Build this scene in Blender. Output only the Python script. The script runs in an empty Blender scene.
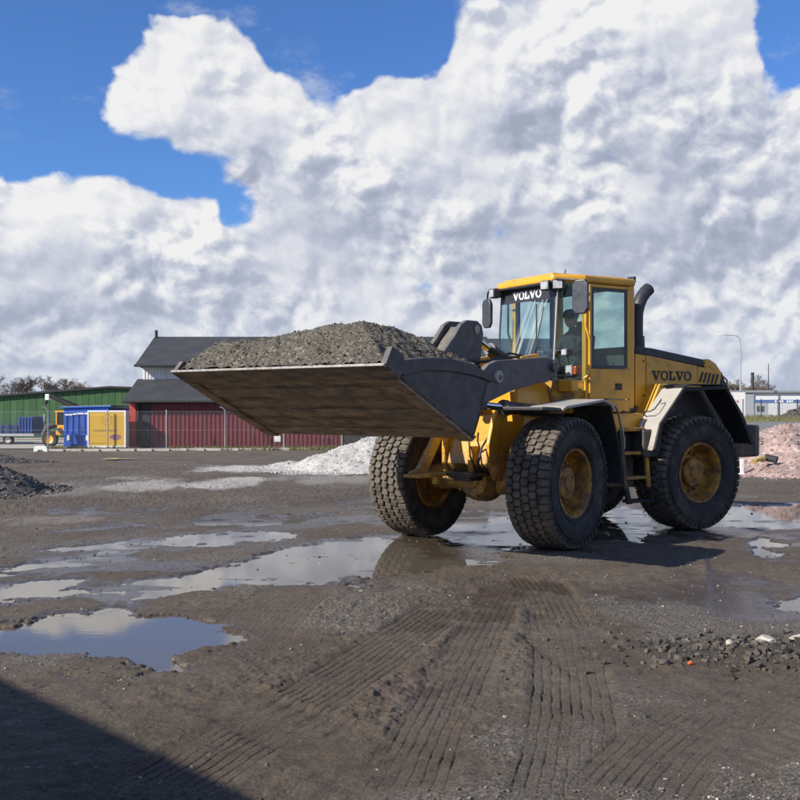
import bpy, bmesh, math, random
import numpy as np
from mathutils import Matrix, Vector

random.seed(7)
RNG = np.random.default_rng(11)
scene = bpy.context.scene
COL = scene.collection
R = math.radians

# ------------------------------------------------------------------ camera
F_PX, HORIZON, CAM_H = 982.0, 405.0, 1.71      # measured on the 800 px photograph
cam_data = bpy.data.cameras.new('camera')
cam_data.sensor_width = 36.0
cam_data.lens = F_PX / 800.0 * 36.0
cam_data.shift_y = (HORIZON - 400.0) / 800.0
cam_data.clip_start = 0.05
cam_data.clip_end = 6000.0
cam = bpy.data.objects.new('camera', cam_data)
cam.location = (0, 0, CAM_H)
cam.rotation_euler = (R(90), 0, 0)
COL.objects.link(cam)
scene.camera = cam

# ------------------------------------------------------------------ sun, exposure
SUN_AZ = (-0.87, -0.493)            # horizontal direction towards the sun
SUN_EL = R(31)
sd = bpy.data.lights.new('sun', 'SUN')
sd.energy = 5.0
sd.angle = R(0.53)
sd.color = (1.0, 0.93, 0.82)
sun = bpy.data.objects.new('sun', sd)
to_sun = Vector((SUN_AZ[0] * math.cos(SUN_EL), SUN_AZ[1] * math.cos(SUN_EL), math.sin(SUN_EL)))
sun.rotation_euler = to_sun.to_track_quat('Z', 'Y').to_euler()
sun.location = (-20, -12, 14)
COL.objects.link(sun)
scene.view_settings.view_transform = 'Standard'
scene.view_settings.look = 'None'
scene.view_settings.exposure = 0.52
scene.view_settings.gamma = 1.0

# ------------------------------------------------------------------ world: Nishita sky with cumulus clouds
world = bpy.data.worlds.new('World')
scene.world = world
world.use_nodes = True
world.cycles.sampling_method = 'MANUAL'
world.cycles.sample_map_resolution = 512
wt = world.node_tree
wt.nodes.clear()

class NT:
    """tiny helper to write node graphs as expressions"""
    def __init__(self, tree): self.t = tree
    def new(self, kind, **kw):
        n = self.t.nodes.new(kind)
        for k, v in kw.items(): setattr(n, k, v)
        return n
    def put(self, sock, v):
        if v is None: return
        if isinstance(v, bpy.types.NodeSocket): self.t.links.new(v, sock)
        else: sock.default_value = v
    def math(self, op, a, b=None, c=None, clamp=False):
        n = self.new('ShaderNodeMath', operation=op, use_clamp=clamp)
        self.put(n.inputs[0], a); self.put(n.inputs[1], b); self.put(n.inputs[2], c)
        return n.outputs[0]
    def vec(self, op, a, b=None, scale=None):
        n = self.new('ShaderNodeVectorMath', operation=op)
        self.put(n.inputs[0], a)
        if b is not None: self.put(n.inputs[1], b)
        if scale is not None: self.put(n.inputs['Scale'], scale)
        return n.outputs['Value'] if op in ('LENGTH', 'DOT_PRODUCT', 'DISTANCE') else n.outputs['Vector']
    def smooth(self, v, lo, hi, a=0.0, b=1.0):
        n = self.new('ShaderNodeMapRange', interpolation_type='SMOOTHSTEP')
        self.put(n.inputs['Value'], v); self.put(n.inputs['From Min'], lo); self.put(n.inputs['From Max'], hi)
        self.put(n.inputs['To Min'], a); self.put(n.inputs['To Max'], b)
        return n.outputs['Result']
    def lin(self, v, lo, hi, a=0.0, b=1.0):
        n = self.new('ShaderNodeMapRange')
        self.put(n.inputs['Value'], v); self.put(n.inputs['From Min'], lo); self.put(n.inputs['From Max'], hi)
        self.put(n.inputs['To Min'], a); self.put(n.inputs['To Max'], b)
        return n.outputs['Result']
    def noise(self, vec, scale, detail=4, rough=0.5, lac=2.0, dist=0.0, color=False):
        n = self.new('ShaderNodeTexNoise')
        self.put(n.inputs['Vector'], vec); n.inputs['Scale'].default_value = scale
        n.inputs['Detail'].default_value = detail; n.inputs['Roughness'].default_value = rough
        n.inputs['Lacunarity'].default_value = lac; n.inputs['Distortion'].default_value = dist
        return n.outputs['Color' if color else 'Fac']
    def voronoi(self, vec, scale, feature='F1', smooth=None, rnd=1.0, out='Distance'):
        n = self.new('ShaderNodeTexVoronoi', feature=feature)
        self.put(n.inputs['Vector'], vec); n.inputs['Scale'].default_value = scale
        n.inputs['Randomness'].default_value = rnd
        if smooth is not None: n.inputs['Smoothness'].default_value = smooth
        return n.outputs[out]
    def mix(self, fac, a, b):
        n = self.new('ShaderNodeMix', data_type='RGBA')
        self.put(n.inputs[0], fac); self.put(n.inputs[6], c4(a)); self.put(n.inputs[7], c4(b))
        return n.outputs[2]
    def attr(self, name):
        return self.new('ShaderNodeAttribute', attribute_name=name).outputs['Fac']

def c4(c):
    if isinstance(c, (tuple, list)) and len(c) == 3: return (*c, 1.0)
    return c

def px_dir(px, py):
    v = Vector(((px - 400) / F_PX, 1.0, (HORIZON - py) / F_PX))
    return v.normalized()

# cumulus: (px, py, rx, ry) seen from the camera, kept as directions on the sky sphere
CLOUDS = [(150, 95, 48, 38), (185, 75, 52, 45), (228, 82, 50, 42), (265, 112, 55, 48), (215, 115, 62, 40), (305, 150, 55, 55), (340, 200, 55, 62), (290, 190, 70, 50), (310, 250, 80, 50),
          (375, 135, 60, 42), (430, 118, 60, 44), (470, 80, 50, 46), (505, 35, 60, 50), (575, 30, 70, 55), (640, 20, 75, 60), (700, 50, 60, 55), (738, 85, 48, 50), (560, 110, 90, 70), (650, 110, 100, 75),
          (470, 165, 95, 60), (590, 200, 130, 70), (720, 170, 90, 75), (420, 230, 100, 60), (540, 270, 130, 60), (690, 270, 140, 60), (800, 215, 90, 80), (800, 130, 40, 40),
          (20, 190, 85, 34), (90, 195, 85, 32), (160, 212, 80, 32), (20, 240, 90, 36), (110, 245, 90, 36), (215, 255, 70, 34), (-40, 250, 100, 60), (80, 285, 90, 36), (175, 290, 70, 48), (20, 330, 70, 26), (250, 330, 90, 36), (120, 345, 80, 26),
          (350, 285, 60, 34), (520, 312, 80, 34), (740, 300, 80, 34), (400, 325, 110, 40), (640, 340, 90, 30), (760, 330, 90, 34)]
HOLES = [(168, -5, 30, 28), (40, 20, 110, 45), (345, 30, 70, 40), (40, 145, 110, 34), (170, 178, 44, 18), (247, 215, 18, 28), (428, 35, 22, 40), (800, 45, 36, 55)]

GREY = [(335, 215, 75, 60), (300, 175, 50, 40), (600, 265, 190, 55), (770, 225, 110, 60), (690, 160, 90, 40), (100, 305, 150, 26), (440, 240, 80, 30), (520, 130, 60, 30), (40, 262, 120, 18), (420, 340, 200, 20)]

def blobs(n, p, items, k):
    """smooth union of soft ellipsoids on the sky sphere: 0 at a centre, 1 at its rim"""
    acc = None
    for (px, py, rx, ry) in items:
        c = px_dir(px, py)
        kk = Vector((F_PX / rx, 2.2, F_PX / ry))
        m = n.new('ShaderNodeVectorMath', operation='MULTIPLY_ADD')
        n.put(m.inputs[0], p); m.inputs[1].default_value = kk
        m.inputs[2].default_value = (-c.x * kk.x, -c.y * kk.y, -c.z * kk.z)
        v = n.vec('LENGTH', m.outputs[0])
        acc = v if acc is None else n.math('SMOOTH_MIN', acc, v, k)
    return acc

def group(name, outs):
    g = bpy.data.node_groups.new(name, 'ShaderNodeTree')
    g.interface.new_socket('Vector', in_out='INPUT', socket_type='NodeSocketVector')
    for o in outs: g.interface.new_socket(o, in_out='OUTPUT', socket_type='NodeSocketFloat')
    n = NT(g)
    return g, n, n.new('NodeGroupInput'), n.new('NodeGroupOutput')

def make_cover_group():
    g, n, gi, go = group('cloud_cover', ('Cover', 'Body'))
    p0 = gi.outputs['Vector']
    w = n.vec('SUBTRACT', n.noise(p0, 8.0, 2, 0.55, color=True), (0.5, 0.5, 0.5))
    p = n.vec('ADD', p0, n.vec('SCALE', w, scale=0.055))
    body = n.math('SUBTRACT', 1.0, blobs(n, p, CLOUDS, 0.30))
    body = n.math('MAXIMUM', body, -1.0)
    hol = n.smooth(blobs(n, p, HOLES, 0.2), 1.6, 0.5, 0.0, 1.0)
    sep = n.new('ShaderNodeSeparateXYZ'); n.put(sep.inputs[0], p)
    # elsewhere: a cloud bank round the horizon, scattered cumulus above it
    low = n.smooth(sep.outputs['Z'], 0.22, 0.08, 0.0, 0.95)
    gen = n.lin(n.noise(p, 2.3, 3, 0.5), 0.45, 0.70, -0.8, 0.7)
    gen = n.math('MAXIMUM', gen, n.math('SUBTRACT', low, 0.45))
    front = n.smooth(sep.outputs['Y'], 0.80, 0.91)
    cov = n.math('MAXIMUM', body, n.math('MULTIPLY_ADD', front, -1.2, gen))
    cov = n.math('MAXIMUM', cov, n.math('SUBTRACT', low, 0.55))
    n.put(go.inputs['Body'], cov)
    cov = n.math('MINIMUM', cov, 0.75)
    n.put(go.inputs['Cover'], n.math('SUBTRACT', cov, n.math('MULTIPLY', hol, 0.6)))
    return g

def make_detail_group():
    """cauliflower: domes of several sizes with creases between them"""
    g, n, gi, go = group('cloud_detail', ('Detail', 'Fine'))
    p0 = n.vec('MULTIPLY', gi.outputs['Vector'], (1.0, 1.0, 1.15))
    w = n.vec('SUBTRACT', n.noise(p0, 14.0, 3, 0.6, color=True), (0.5, 0.5, 0.5))
    p = n.vec('ADD', p0, n.vec('SCALE', w, scale=0.05))
    b1 = n.noise(p0, 6.0, 5, 0.55)
    v1 = n.voronoi(p, 11.0); v2 = n.voronoi(p, 26.0); v3 = n.noise(p, 80.0, 4, 0.65); v4 = n.voronoi(p, 55.0)
    det = n.math('MULTIPLY_ADD', n.math('SUBTRACT', b1, 0.5), 1.7, 0.0)
    det = n.math('MULTIPLY_ADD', n.math('SUBTRACT', 0.45, v1), 1.15, det)
    det = n.math('MULTIPLY_ADD', n.math('SUBTRACT', 0.45, v2), 0.70, det)
    det = n.math('MULTIPLY_ADD', n.math('SUBTRACT', 0.45, v4), 0.38, det)
    n.put(go.inputs['Detail'], n.math('MULTIPLY_ADD', n.math('SUBTRACT', v3, 0.5), 0.55, det))
    n.put(go.inputs['Fine'], b1)
    return g

W = NT(wt)
g_cov, g_det = make_cover_group(), make_detail_group()
tc = W.new('ShaderNodeTexCoord')
D = W.vec('NORMALIZE', tc.outputs['Generated'])
def use(g, vec):
    n = W.new('ShaderNodeGroup', node_tree=g); W.put(n.inputs[0], vec)
    return n.outputs[0], n.outputs[1]
c0, body0 = use(g_cov, D)
c2, body2 = use(g_cov, W.vec('ADD', D, (-0.042, -0.015, 0.060)))
t0, f0 = use(g_det, D)
t1, f1 = use(g_det, W.vec('ADD', D, (-0.0075, -0.003, 0.0090)))
d0 = W.math('ADD', W.math('MULTIPLY_ADD', c0, 1.6, W.smooth(body0, -0.05, 0.35, 0.06, 0.45)), t0)
soft = W.smooth(W.noise(D, 5.0, 2, 0.5), 0.42, 0.66, 0.22, 0.75)     # crisp towers here, ragged veils there
alpha = W.smooth(d0, -0.22, soft)
wisp = W.smooth(W.noise(W.vec('MULTIPLY', D, (1.0, 1.0, 2.0)), 10.0, 6, 0.62), 0.57, 0.80, 0.0, 0.55)        # torn shreds of cloud in the blue
alpha = W.math('MAXIMUM', alpha, W.math('MULTIPLY', wisp, W.smooth(c0, -1.6, -0.4)))
sepD = W.new('ShaderNodeSeparateXYZ'); W.put(sepD.inputs[0], D)
relief = W.math('SUBTRACT', t0, t1)                                  # small domes turned to the sun
relief = W.math('MAXIMUM', W.math('MINIMUM', relief, 0.35), -0.40)
slope = W.math('SUBTRACT', body0, body2)                             # big masses: sunlit shoulder, grey underside
slope = W.math('MAXIMUM', W.math('MINIMUM', slope, 0.9), -0.9)
crisp = W.smooth(W.noise(D, 7.0, 2, 0.5), 0.40, 0.60, 0.45, 1.35)
lit = W.math('MULTIPLY_ADD', relief, crisp, 0.72)
lit = W.math('MULTIPLY_ADD', slope, 0.22, lit)
grey = W.smooth(blobs(W, W.vec('ADD', D, W.vec('SCALE', W.vec('SUBTRACT', W.noise(D, 9.0, 3, 0.6, color=True), (0.5, 0.5, 0.5)), scale=0.07)), GREY, 0.3), 1.25, 0.25, 0.0, 0.26)
lit = W.math('SUBTRACT', lit, grey)
big = W.noise(W.vec('MULTIPLY', D, (1, 1, 1.8)), 4.2, 2, 0.5)
lit = W.math('MULTIPLY_ADD', W.math('SUBTRACT', big, 0.5), -0.6, lit)
ramp = W.new('ShaderNodeValToRGB')
W.put(ramp.inputs[0], lit)
els = ramp.color_ramp.elements
els[0].position = 0.0; els[0].color = (5.0, 5.55, 7.1, 1)
els[1].position = 1.0; els[1].color = (12.2, 12.2, 12.3, 1)
e = els.new(0.35); e.color = (6.3, 6.9, 8.5, 1)
e = els.new(0.62); e.color = (8.5, 8.95, 10.2, 1)
e = els.new(0.80); e.color = (10.2, 10.45, 11.2, 1)
sky = W.new('ShaderNodeTexSky', sky_type='NISHITA')
sky.sun_disc = False
sky.sun_elevation = SUN_EL
sky.sun_rotation = math.atan2(to_sun.x, to_sun.y)
sky.air_density = 1.0
sky.dust_density = 0.3
sky.ozone_density = 3.0
skyc = W.new('ShaderNodeMix', data_type='RGBA', blend_type='MULTIPLY')
skyc.inputs[0].default_value = 1.0
W.put(skyc.inputs[6], sky.outputs[0]); skyc.inputs[7].default_value = (0.95, 1.42, 2.15, 1)
col = W.mix(alpha, skyc.outputs[2], ramp.outputs[0])
hz = W.smooth(sepD.outputs['Z'], 0.14, -0.02, 0.0, 0.55)       # far cloud and air whiten towards the horizon
col = W.mix(hz, col, (7.2, 8.2, 10.0))
bg = W.new('ShaderNodeBackground')
bg.inputs['Strength'].default_value = 0.05
W.put(bg.inputs['Color'], col)
wo = W.new('ShaderNodeOutputWorld')
wt.links.new(bg.outputs[0], wo.inputs['Surface'])

# ------------------------------------------------------------------ helpers
def tag(o, label=None, cat=None, group=None, kind=None):
    if label: o['label'] = label
    if cat: o['category'] = cat
    if group: o['group'] = group
    if kind: o['kind'] = kind
    return o

def empty(name, loc=(0, 0, 0), rz=0.0, parent=None):
    o = bpy.data.objects.new(name, None)
    o.empty_display_size = 0.2
    COL.objects.link(o)
    o.location = loc; o.rotation_euler = (0, 0, rz)
    if parent: o.parent = parent
    return o

class MB:
    """collects simple shapes into one mesh"""
    def __init__(self): self.v = []; self.f = []
    def add(self, vs, fs):
        k = len(self.v)
        self.v += [tuple(p) for p in vs]; self.f += [tuple(i + k for i in q) for q in fs]
        return self
    def box(self, x0, x1, y0, y1, z0, z1, m=None):
        vs = [Vector((x, y, z)) for x in (x0, x1) for y in (y0, y1) for z in (z0, z1)]
        if m is not None: vs = [m @ p for p in vs]
        return self.add(vs, [(0, 1, 3, 2), (4, 6, 7, 5), (0, 4, 5, 1), (2, 3, 7, 6), (0, 2, 6, 4), (1, 5, 7, 3)])
    def prism(self, poly, a, b, axis='y'):
        """polygon in the two other axes, extruded along axis from a to b"""
        n = len(poly)
        def mk(p, t):
            return {'y': (p[0], t, p[1]), 'z': (p[0], p[1], t), 'x': (t, p[0], p[1])}[axis]
        vs = [mk(p, a) for p in poly] + [mk(p, b) for p in poly]
        fs = [tuple(range(n)), tuple(range(2 * n - 1, n - 1, -1))]
        fs += [(i, (i + 1) % n, n + (i + 1) % n, n + i) for i in range(n)]
        return self.add(vs, fs)
    def strip(self, path, a, b, th, axis='y'):
        """a bent plate: open path in two axes, thickness th, extruded along axis"""
        n = len(path); nor = []
        for i in range(n):
            p, q = path[max(i - 1, 0)], path[min(i + 1, n - 1)]
            d = Vector((q[0] - p[0], q[1] - p[1])).normalized()
            nor.append((-d.y * th, d.x * th))
        poly = list(path) + [(path[i][0] + nor[i][0], path[i][1] + nor[i][1]) for i in range(n - 1, -1, -1)]
        m = len(poly)
        def mk(p, t):
            return {'y': (p[0], t, p[1]), 'z': (p[0], p[1], t), 'x': (t, p[0], p[1])}[axis]
        vs = [mk(p, a) for p in poly] + [mk(p, b) for p in poly]
        fs = [(i, (i + 1) % m, m + (i + 1) % m, m + i) for i in range(m)]
        for i in range(n - 1):
            fs += [(i, i + 1, m - 2 - i, m - 1 - i), (m + i, m + m - 1 - i, m + m - 2 - i, m + i + 1)]
        return self.add(vs, fs)
    def tube(self, pts, r, n=8, caps=True):
        pts = [Vector(p) for p in pts]
        rs = r if isinstance(r, (list, tuple)) else [r] * len(pts)
        k0 = len(self.v); up = None
        for i, p in enumerate(pts):
            d = (pts[min(i + 1, len(pts) - 1)] - pts[max(i - 1, 0)]).normalized()
            if up is None: up = d.orthogonal().normalized()
            up = (up - d * up.dot(d))
            up = up.normalized() if up.length > 1e-5 else d.orthogonal().normalized()
            s = d.cross(up)
            for j in range(n):
                a = 2 * math.pi * j / n
                self.v.append(tuple(p + (up * math.cos(a) + s * math.sin(a)) * rs[i]))
        for i in range(len(pts) - 1):
            for j in range(n):
                a = k0 + i * n + j; b = k0 + i * n + (j + 1) % n
                self.f.append((a, b, b + n, a + n))
        if caps:
            self.f.append(tuple(range(k0 + n - 1, k0 - 1, -1)))
            e = k0 + (len(pts) - 1) * n
            self.f.append(tuple(range(e, e + n)))
        return self
    def lathe(self, prof, n=32, c=(0, 0, 0), axis='y'):
        """profile of (radius, offset along axis)"""
        k0 = len(self.v)
        for (r, t) in prof:
            for j in range(n):
                a = 2 * math.pi * j / n; u, w = r * math.cos(a), r * math.sin(a)
                p = {'y': (u, t, w), 'z': (u, w, t), 'x': (t, u, w)}[axis]
                self.v.append((c[0] + p[0], c[1] + p[1], c[2] + p[2]))
        for i in range(len(prof) - 1):
            for j in range(n):
                a = k0 + i * n + j; b = k0 + i * n + (j + 1) % n
                self.f.append((a, b, b + n, a + n))
        return self
    def build(self, name, mat, parent=None, smooth=None, bevel=0.0, m=None, segs=2):
        me = bpy.data.meshes.new(name)
        v = self.v if m is None else [tuple(m @ Vector(p)) for p in self.v]
        me.from_pydata(v, [], self.f)
        bm = bmesh.new(); bm.from_mesh(me)
        bmesh.ops.recalc_face_normals(bm, faces=bm.faces)
        bm.to_mesh(me); bm.free()
        me.materials.append(mat)
        if smooth is not None:
            me.polygons.foreach_set('use_smooth', [True] * len(me.polygons))
            me.set_sharp_from_angle(angle=R(smooth))
        o = bpy.data.objects.new(name, me)
        COL.objects.link(o)
        if parent: o.parent = parent
        if bevel:
            b = o.modifiers.new('bevel', 'BEVEL'); b.width = bevel; b.segments = segs
            b.limit_method = 'ANGLE'; b.angle_limit = R(40)
            b.harden_normals = False
        return o

def link_mesh(name, me, parent=None, loc=(0, 0, 0), rot=(0, 0, 0), scale=(1, 1, 1)):
    o = bpy.data.objects.new(name, me); COL.objects.link(o)
    o.location = loc; o.rotation_euler = rot; o.scale = scale
    if parent: o.parent = parent
    return o

def np_mesh(name, v, quads, mat, parent=None, smooth=True):
    """fast mesh from arrays of vertices and quads"""
    me = bpy.data.meshes.new(name)
    nv, nq, k = len(v), len(quads), quads.shape[1]
    me.vertices.add(nv); me.vertices.foreach_set('co', np.ascontiguousarray(v, dtype=np.float32).ravel())
    me.loops.add(nq * k); me.loops.foreach_set('vertex_index', np.ascontiguousarray(quads, dtype=np.int32).ravel())
    me.polygons.add(nq); me.polygons.foreach_set('loop_start', np.arange(0, nq * k, k, dtype=np.int32))
    me.polygons.foreach_set('use_smooth', np.full(nq, bool(smooth)))
    me.update(calc_edges=True); me.validate()
    me.materials.append(mat)
    o = bpy.data.objects.new(name, me); COL.objects.link(o)
    if parent: o.parent = parent
    return o

# value noise in numpy
def _hash(ix, iy, seed):
    h = (ix.astype(np.int64) * 374761393 + iy.astype(np.int64) * 668265263 + seed * 1442695041) & 0xFFFFFFFF
    h = ((h ^ (h >> 13)) * 1274126177) & 0xFFFFFFFF
    h = ((h ^ (h >> 16)) * 2246822519) & 0xFFFFFFFF
    return ((h ^ (h >> 15)) & 0xFFFFFF) / float(0xFFFFFF)
def vnoise(x, y, seed=0):
    ix = np.floor(x); iy = np.floor(y); fx = x - ix; fy = y - iy
    u = fx * fx * fx * (fx * (fx * 6 - 15) + 10); w = fy * fy * fy * (fy * (fy * 6 - 15) + 10)
    a = _hash(ix, iy, seed); b = _hash(ix + 1, iy, seed); c = _hash(ix, iy + 1, seed); d = _hash(ix + 1, iy + 1, seed)
    return (a + (b - a) * u) * (1 - w) + (c + (d - c) * u) * w
def fbm(x, y, oct=4, seed=0, gain=0.5):
    s = 0.0; amp = 1.0; tot = 0.0
    for i in range(oct):
        c, q = math.cos(0.6 * i + 0.3), math.sin(0.6 * i + 0.3)
        s = s + amp * vnoise((x * c - y * q) * 2 ** i + 17.3 * i, (x * q + y * c) * 2 ** i - 9.1 * i, seed + i)
        tot += amp; amp *= gain
    return s / tot
def sstep(a, b, x):
    t = np.clip((x - a) / (b - a), 0, 1)
    return t * t * (3 - 2 * t)

def gpx(px, py):
    """ground point under a photograph pixel (ground at height 0)"""
    Y = CAM_H * F_PX / (py - HORIZON)
    return ((px - 400) / F_PX * Y, Y)

# ------------------------------------------------------------------ materials
MAT = {}
def mat(name, color, rough=0.6, metal=0.0, spec=0.5, var=0.12, scale=6.0, dirt=None, dirt_amt=0.0, dirt_scale=3.0,
        bump=0.0, bump_scale=40.0, coat=0.0, rvar=0.1, dust=None, dust_amt=0.0, coords='Object', streak=None, splash=0.0):
    """plain painted / worn surface: colour noise, dirt patches, dust on upward faces, fine bump"""
    m = bpy.data.materials.new(name); m.use_nodes = True
    n = NT(m.node_tree); m.node_tree.nodes.clear()
    out = n.new('ShaderNodeOutputMaterial'); b = n.new('ShaderNodeBsdfPrincipled')
    m.node_tree.links.new(b.outputs[0], out.inputs[0])
    p = n.new('ShaderNodeTexCoord').outputs[coords]
    if streak: p = n.vec('MULTIPLY', p, streak)
    f = n.noise(p, scale, 5, 0.6)
    dk = tuple(c * (1 - var) for c in color); lt = tuple(min(1, c * (1 + var)) for c in color)
    col = n.mix(n.lin(f, 0.3, 0.7), dk, lt)
    if dirt:
        g = n.noise(n.vec('ADD', p, (3.1, 7.7, 1.3)), dirt_scale, 7, 0.68)
        col = n.mix(n.math('MULTIPLY', n.smooth(g, 0.62 - 0.32 * dirt_amt, 0.78 - 0.2 * dirt_amt), min(1.0, 0.5 + dirt_amt * 0.5)), col, dirt)
    if dust:
        geo = n.new('ShaderNodeNewGeometry')
        sz = n.new('ShaderNodeSeparateXYZ'); n.put(sz.inputs[0], geo.outputs['Normal'])
        d = n.math('MULTIPLY', n.smooth(sz.outputs['Z'], 0.1, 0.9), dust_amt)
        d = n.math('MULTIPLY', d, n.lin(n.noise(p, dirt_scale * 2, 5, 0.6), 0.25, 0.65), clamp=True)
        col = n.mix(d, col, dust)
    if splash:                                   # dried mud thrown up from the wheels, thinning out with height
        sp_ = n.new('ShaderNodeSeparateXYZ'); n.put(sp_.inputs[0], n.new('ShaderNodeTexCoord').outputs['Object'])
        hgt = n.lin(sp_.outputs['Z'], splash + 0.35, splash - 0.8, -0.30, 0.22)
        sn = n.math('ADD', n.noise(p, 38.0, 6, 0.75), hgt)
        col = n.mix(n.smooth(sn, 0.55, 0.68, 0.0, 0.70), col, (0.17, 0.125, 0.078))
    n.put(b.inputs['Base Color'], col)
    rn = n.noise(p, scale * 2.3, 4, 0.6)
    n.put(b.inputs['Roughness'], n.lin(rn, 0.3, 0.7, max(0.02, rough - rvar), min(1, rough + rvar)))
    b.inputs['Metallic'].default_value = metal
    b.inputs['Specular IOR Level'].default_value = spec
    if coat: b.inputs['Coat Weight'].default_value = coat; b.inputs['Coat Roughness'].default_value = 0.15
    if bump:
        bp = n.new('ShaderNodeBump'); bp.inputs['Strength'].default_value = 1.0
        bp.inputs['Distance'].default_value = bump
        n.put(bp.inputs['Height'], n.noise(p, bump_scale, 5, 0.6))
        n.put(b.inputs['Normal'], bp.outputs[0])
    MAT[name] = m
    return m

MUD = (0.16, 0.125, 0.085)
mat('yellow_paint', (0.68, 0.335, 0.020), 0.36, var=0.08, scale=2.5, dirt=(0.24, 0.145, 0.05), dirt_amt=0.32, splash=1.7, dirt_scale=3.2, coat=0.25, dust=(0.34, 0.27, 0.17), dust_amt=0.35)
mat('yellow_worn', (0.62, 0.32, 0.03), 0.55, var=0.15, scale=5, dirt=(0.16, 0.09, 0.035), dirt_amt=0.75, dirt_scale=5.0, bump=0.002, bump_scale=25, dust=(0.36, 0.29, 0.19), dust_amt=0.5, splash=1.3)
mat('rim_paint', (0.42, 0.20, 0.025), 0.6, var=0.25, scale=9, dirt=(0.10, 0.055, 0.025), dirt_amt=0.8, dirt_scale=7, bump=0.003, bump_scale=40)
mat('linkage_grey', (0.052, 0.056, 0.064), 0.5, var=0.15, scale=5, dirt=(0.13, 0.105, 0.08), dirt_amt=0.35, dirt_scale=4, dust=(0.30, 0.26, 0.2), dust_amt=0.55, bump=0.001, bump_scale=60)
mat('bucket_side', (0.056, 0.054, 0.052), 0.55, var=0.2, scale=4, dirt=(0.14, 0.11, 0.08), dirt_amt=0.35, dirt_scale=5, dust=(0.26, 0.22, 0.17), dust_amt=0.4, bump=0.0015, bump_scale=50)
mat('bucket_floor', (0.25, 0.165, 0.088), 0.5, var=0.28, scale=3.0, dirt=(0.045, 0.033, 0.022), dirt_amt=0.75, dirt_scale=2.4, bump=0.003, bump_scale=18, streak=(1.2, 1.2, 7.0))
mat('wear_plate', (0.30, 0.195, 0.10), 0.45, var=0.4, scale=5, dirt=(0.055, 0.04, 0.028), dirt_amt=0.6, dirt_scale=4, bump=0.002, bump_scale=25, streak=(1, 1, 4))
mat('worn_steel', (0.30, 0.28, 0.25), 0.4, metal=0.6, var=0.2, scale=12, dirt=(0.2, 0.16, 0.11), dirt_amt=0.5, dirt_scale=8)
mat('chrome', (0.75, 0.76, 0.78), 0.12, metal=1.0, var=0.03)
mat('black_plastic', (0.022, 0.023, 0.026), 0.45, var=0.2, scale=8, dust=(0.2, 0.17, 0.13), dust_amt=0.3)
mat('exhaust_black', (0.035, 0.036, 0.04), 0.45, metal=0.2, var=0.2, scale=8)
mat('black_rubber', (0.020, 0.020, 0.021), 0.75, var=0.2, scale=9, dirt=(0.085, 0.07, 0.052), dirt_amt=0.35, dirt_scale=5)
mat('fender_grey', (0.34, 0.325, 0.30), 0.55, splash=1.7, var=0.07, scale=5, dirt=(0.22, 0.18, 0.13), dirt_amt=0.3, dirt_scale=5)
mat('counterweight', (0.040, 0.038, 0.036), 0.6, splash=1.3, var=0.2, scale=5, dirt=(0.16, 0.125, 0.085), dirt_amt=0.5, dirt_scale=4, streak=(1, 1, .35))
mat('interior', (0.035, 0.036, 0.038), 0.7, var=0.15)
mat('seat_cloth', (0.03, 0.03, 0.034), 0.9, var=0.15)
mat('decal_black', (0.016, 0.016, 0.018), 0.5, var=0.05)
mat('decal_white', (0.82, 0.82, 0.82), 0.5, var=0.03)
mat('decal_black_flat', (0.03, 0.03, 0.035), 0.35, var=0.05)
mat('lamp_lens', (0.32, 0.33, 0.34), 0.10, var=0.3, scale=14, spec=0.9)
mat('amber_lens', (0.28, 0.06, 0.012), 0.2, var=0.2)
mat('mirror_back', (0.035, 0.04, 0.05), 0.35, var=0.1)
mat('mirror_glass', (0.7, 0.72, 0.75), 0.03, metal=1.0, var=0.02, rvar=0.0)
mat('hose', (0.018, 0.018, 0.018), 0.5)

# tyre: rubber with dried mud on the tread
def tyre_material():
    m = bpy.data.materials.new('tyre_rubber'); m.use_nodes = True
    n = NT(m.node_tree); b = m.node_tree.nodes['Principled BSDF']
    p = n.new('ShaderNodeTexCoord').outputs['Object']
    s = n.new('ShaderNodeSeparateXYZ'); n.put(s.inputs[0], p)
    rad = n.math('SQRT', n.math('ADD', n.math('MULTIPLY', s.outputs['X'], s.outputs['X']), n.math('MULTIPLY', s.outputs['Z'], s.outputs['Z'])))
    tread = n.smooth(rad, 0.70, 0.775)
    f = n.noise(p, 5.0, 6, 0.65)
    side = n.mix(n.smooth(f, 0.40, 0.72), (0.016, 0.017, 0.018), (0.070, 0.059, 0.045))
    side = n.mix(n.smooth(n.noise(p, 30.0, 5, 0.7), 0.60, 0.70, 0.0, 0.7), side, (0.13, 0.105, 0.075))
    tr = n.mix(n.smooth(n.noise(p, 9.0, 5, 0.7), 0.3, 0.62), (0.035, 0.032, 0.028), (0.135, 0.112, 0.085))
    n.put(b.inputs['Base Color'], n.mix(tread, side, tr))
    b.inputs['Roughness'].default_value = 0.78
    bp = n.new('ShaderNodeBump'); bp.inputs['Distance'].default_value = 0.004
    n.put(bp.inputs['Height'], n.noise(p, 60, 4, 0.6)); n.put(b.inputs['Normal'], bp.outputs[0])
    return m
MAT['tyre_rubber'] = tyre_material()

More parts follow.
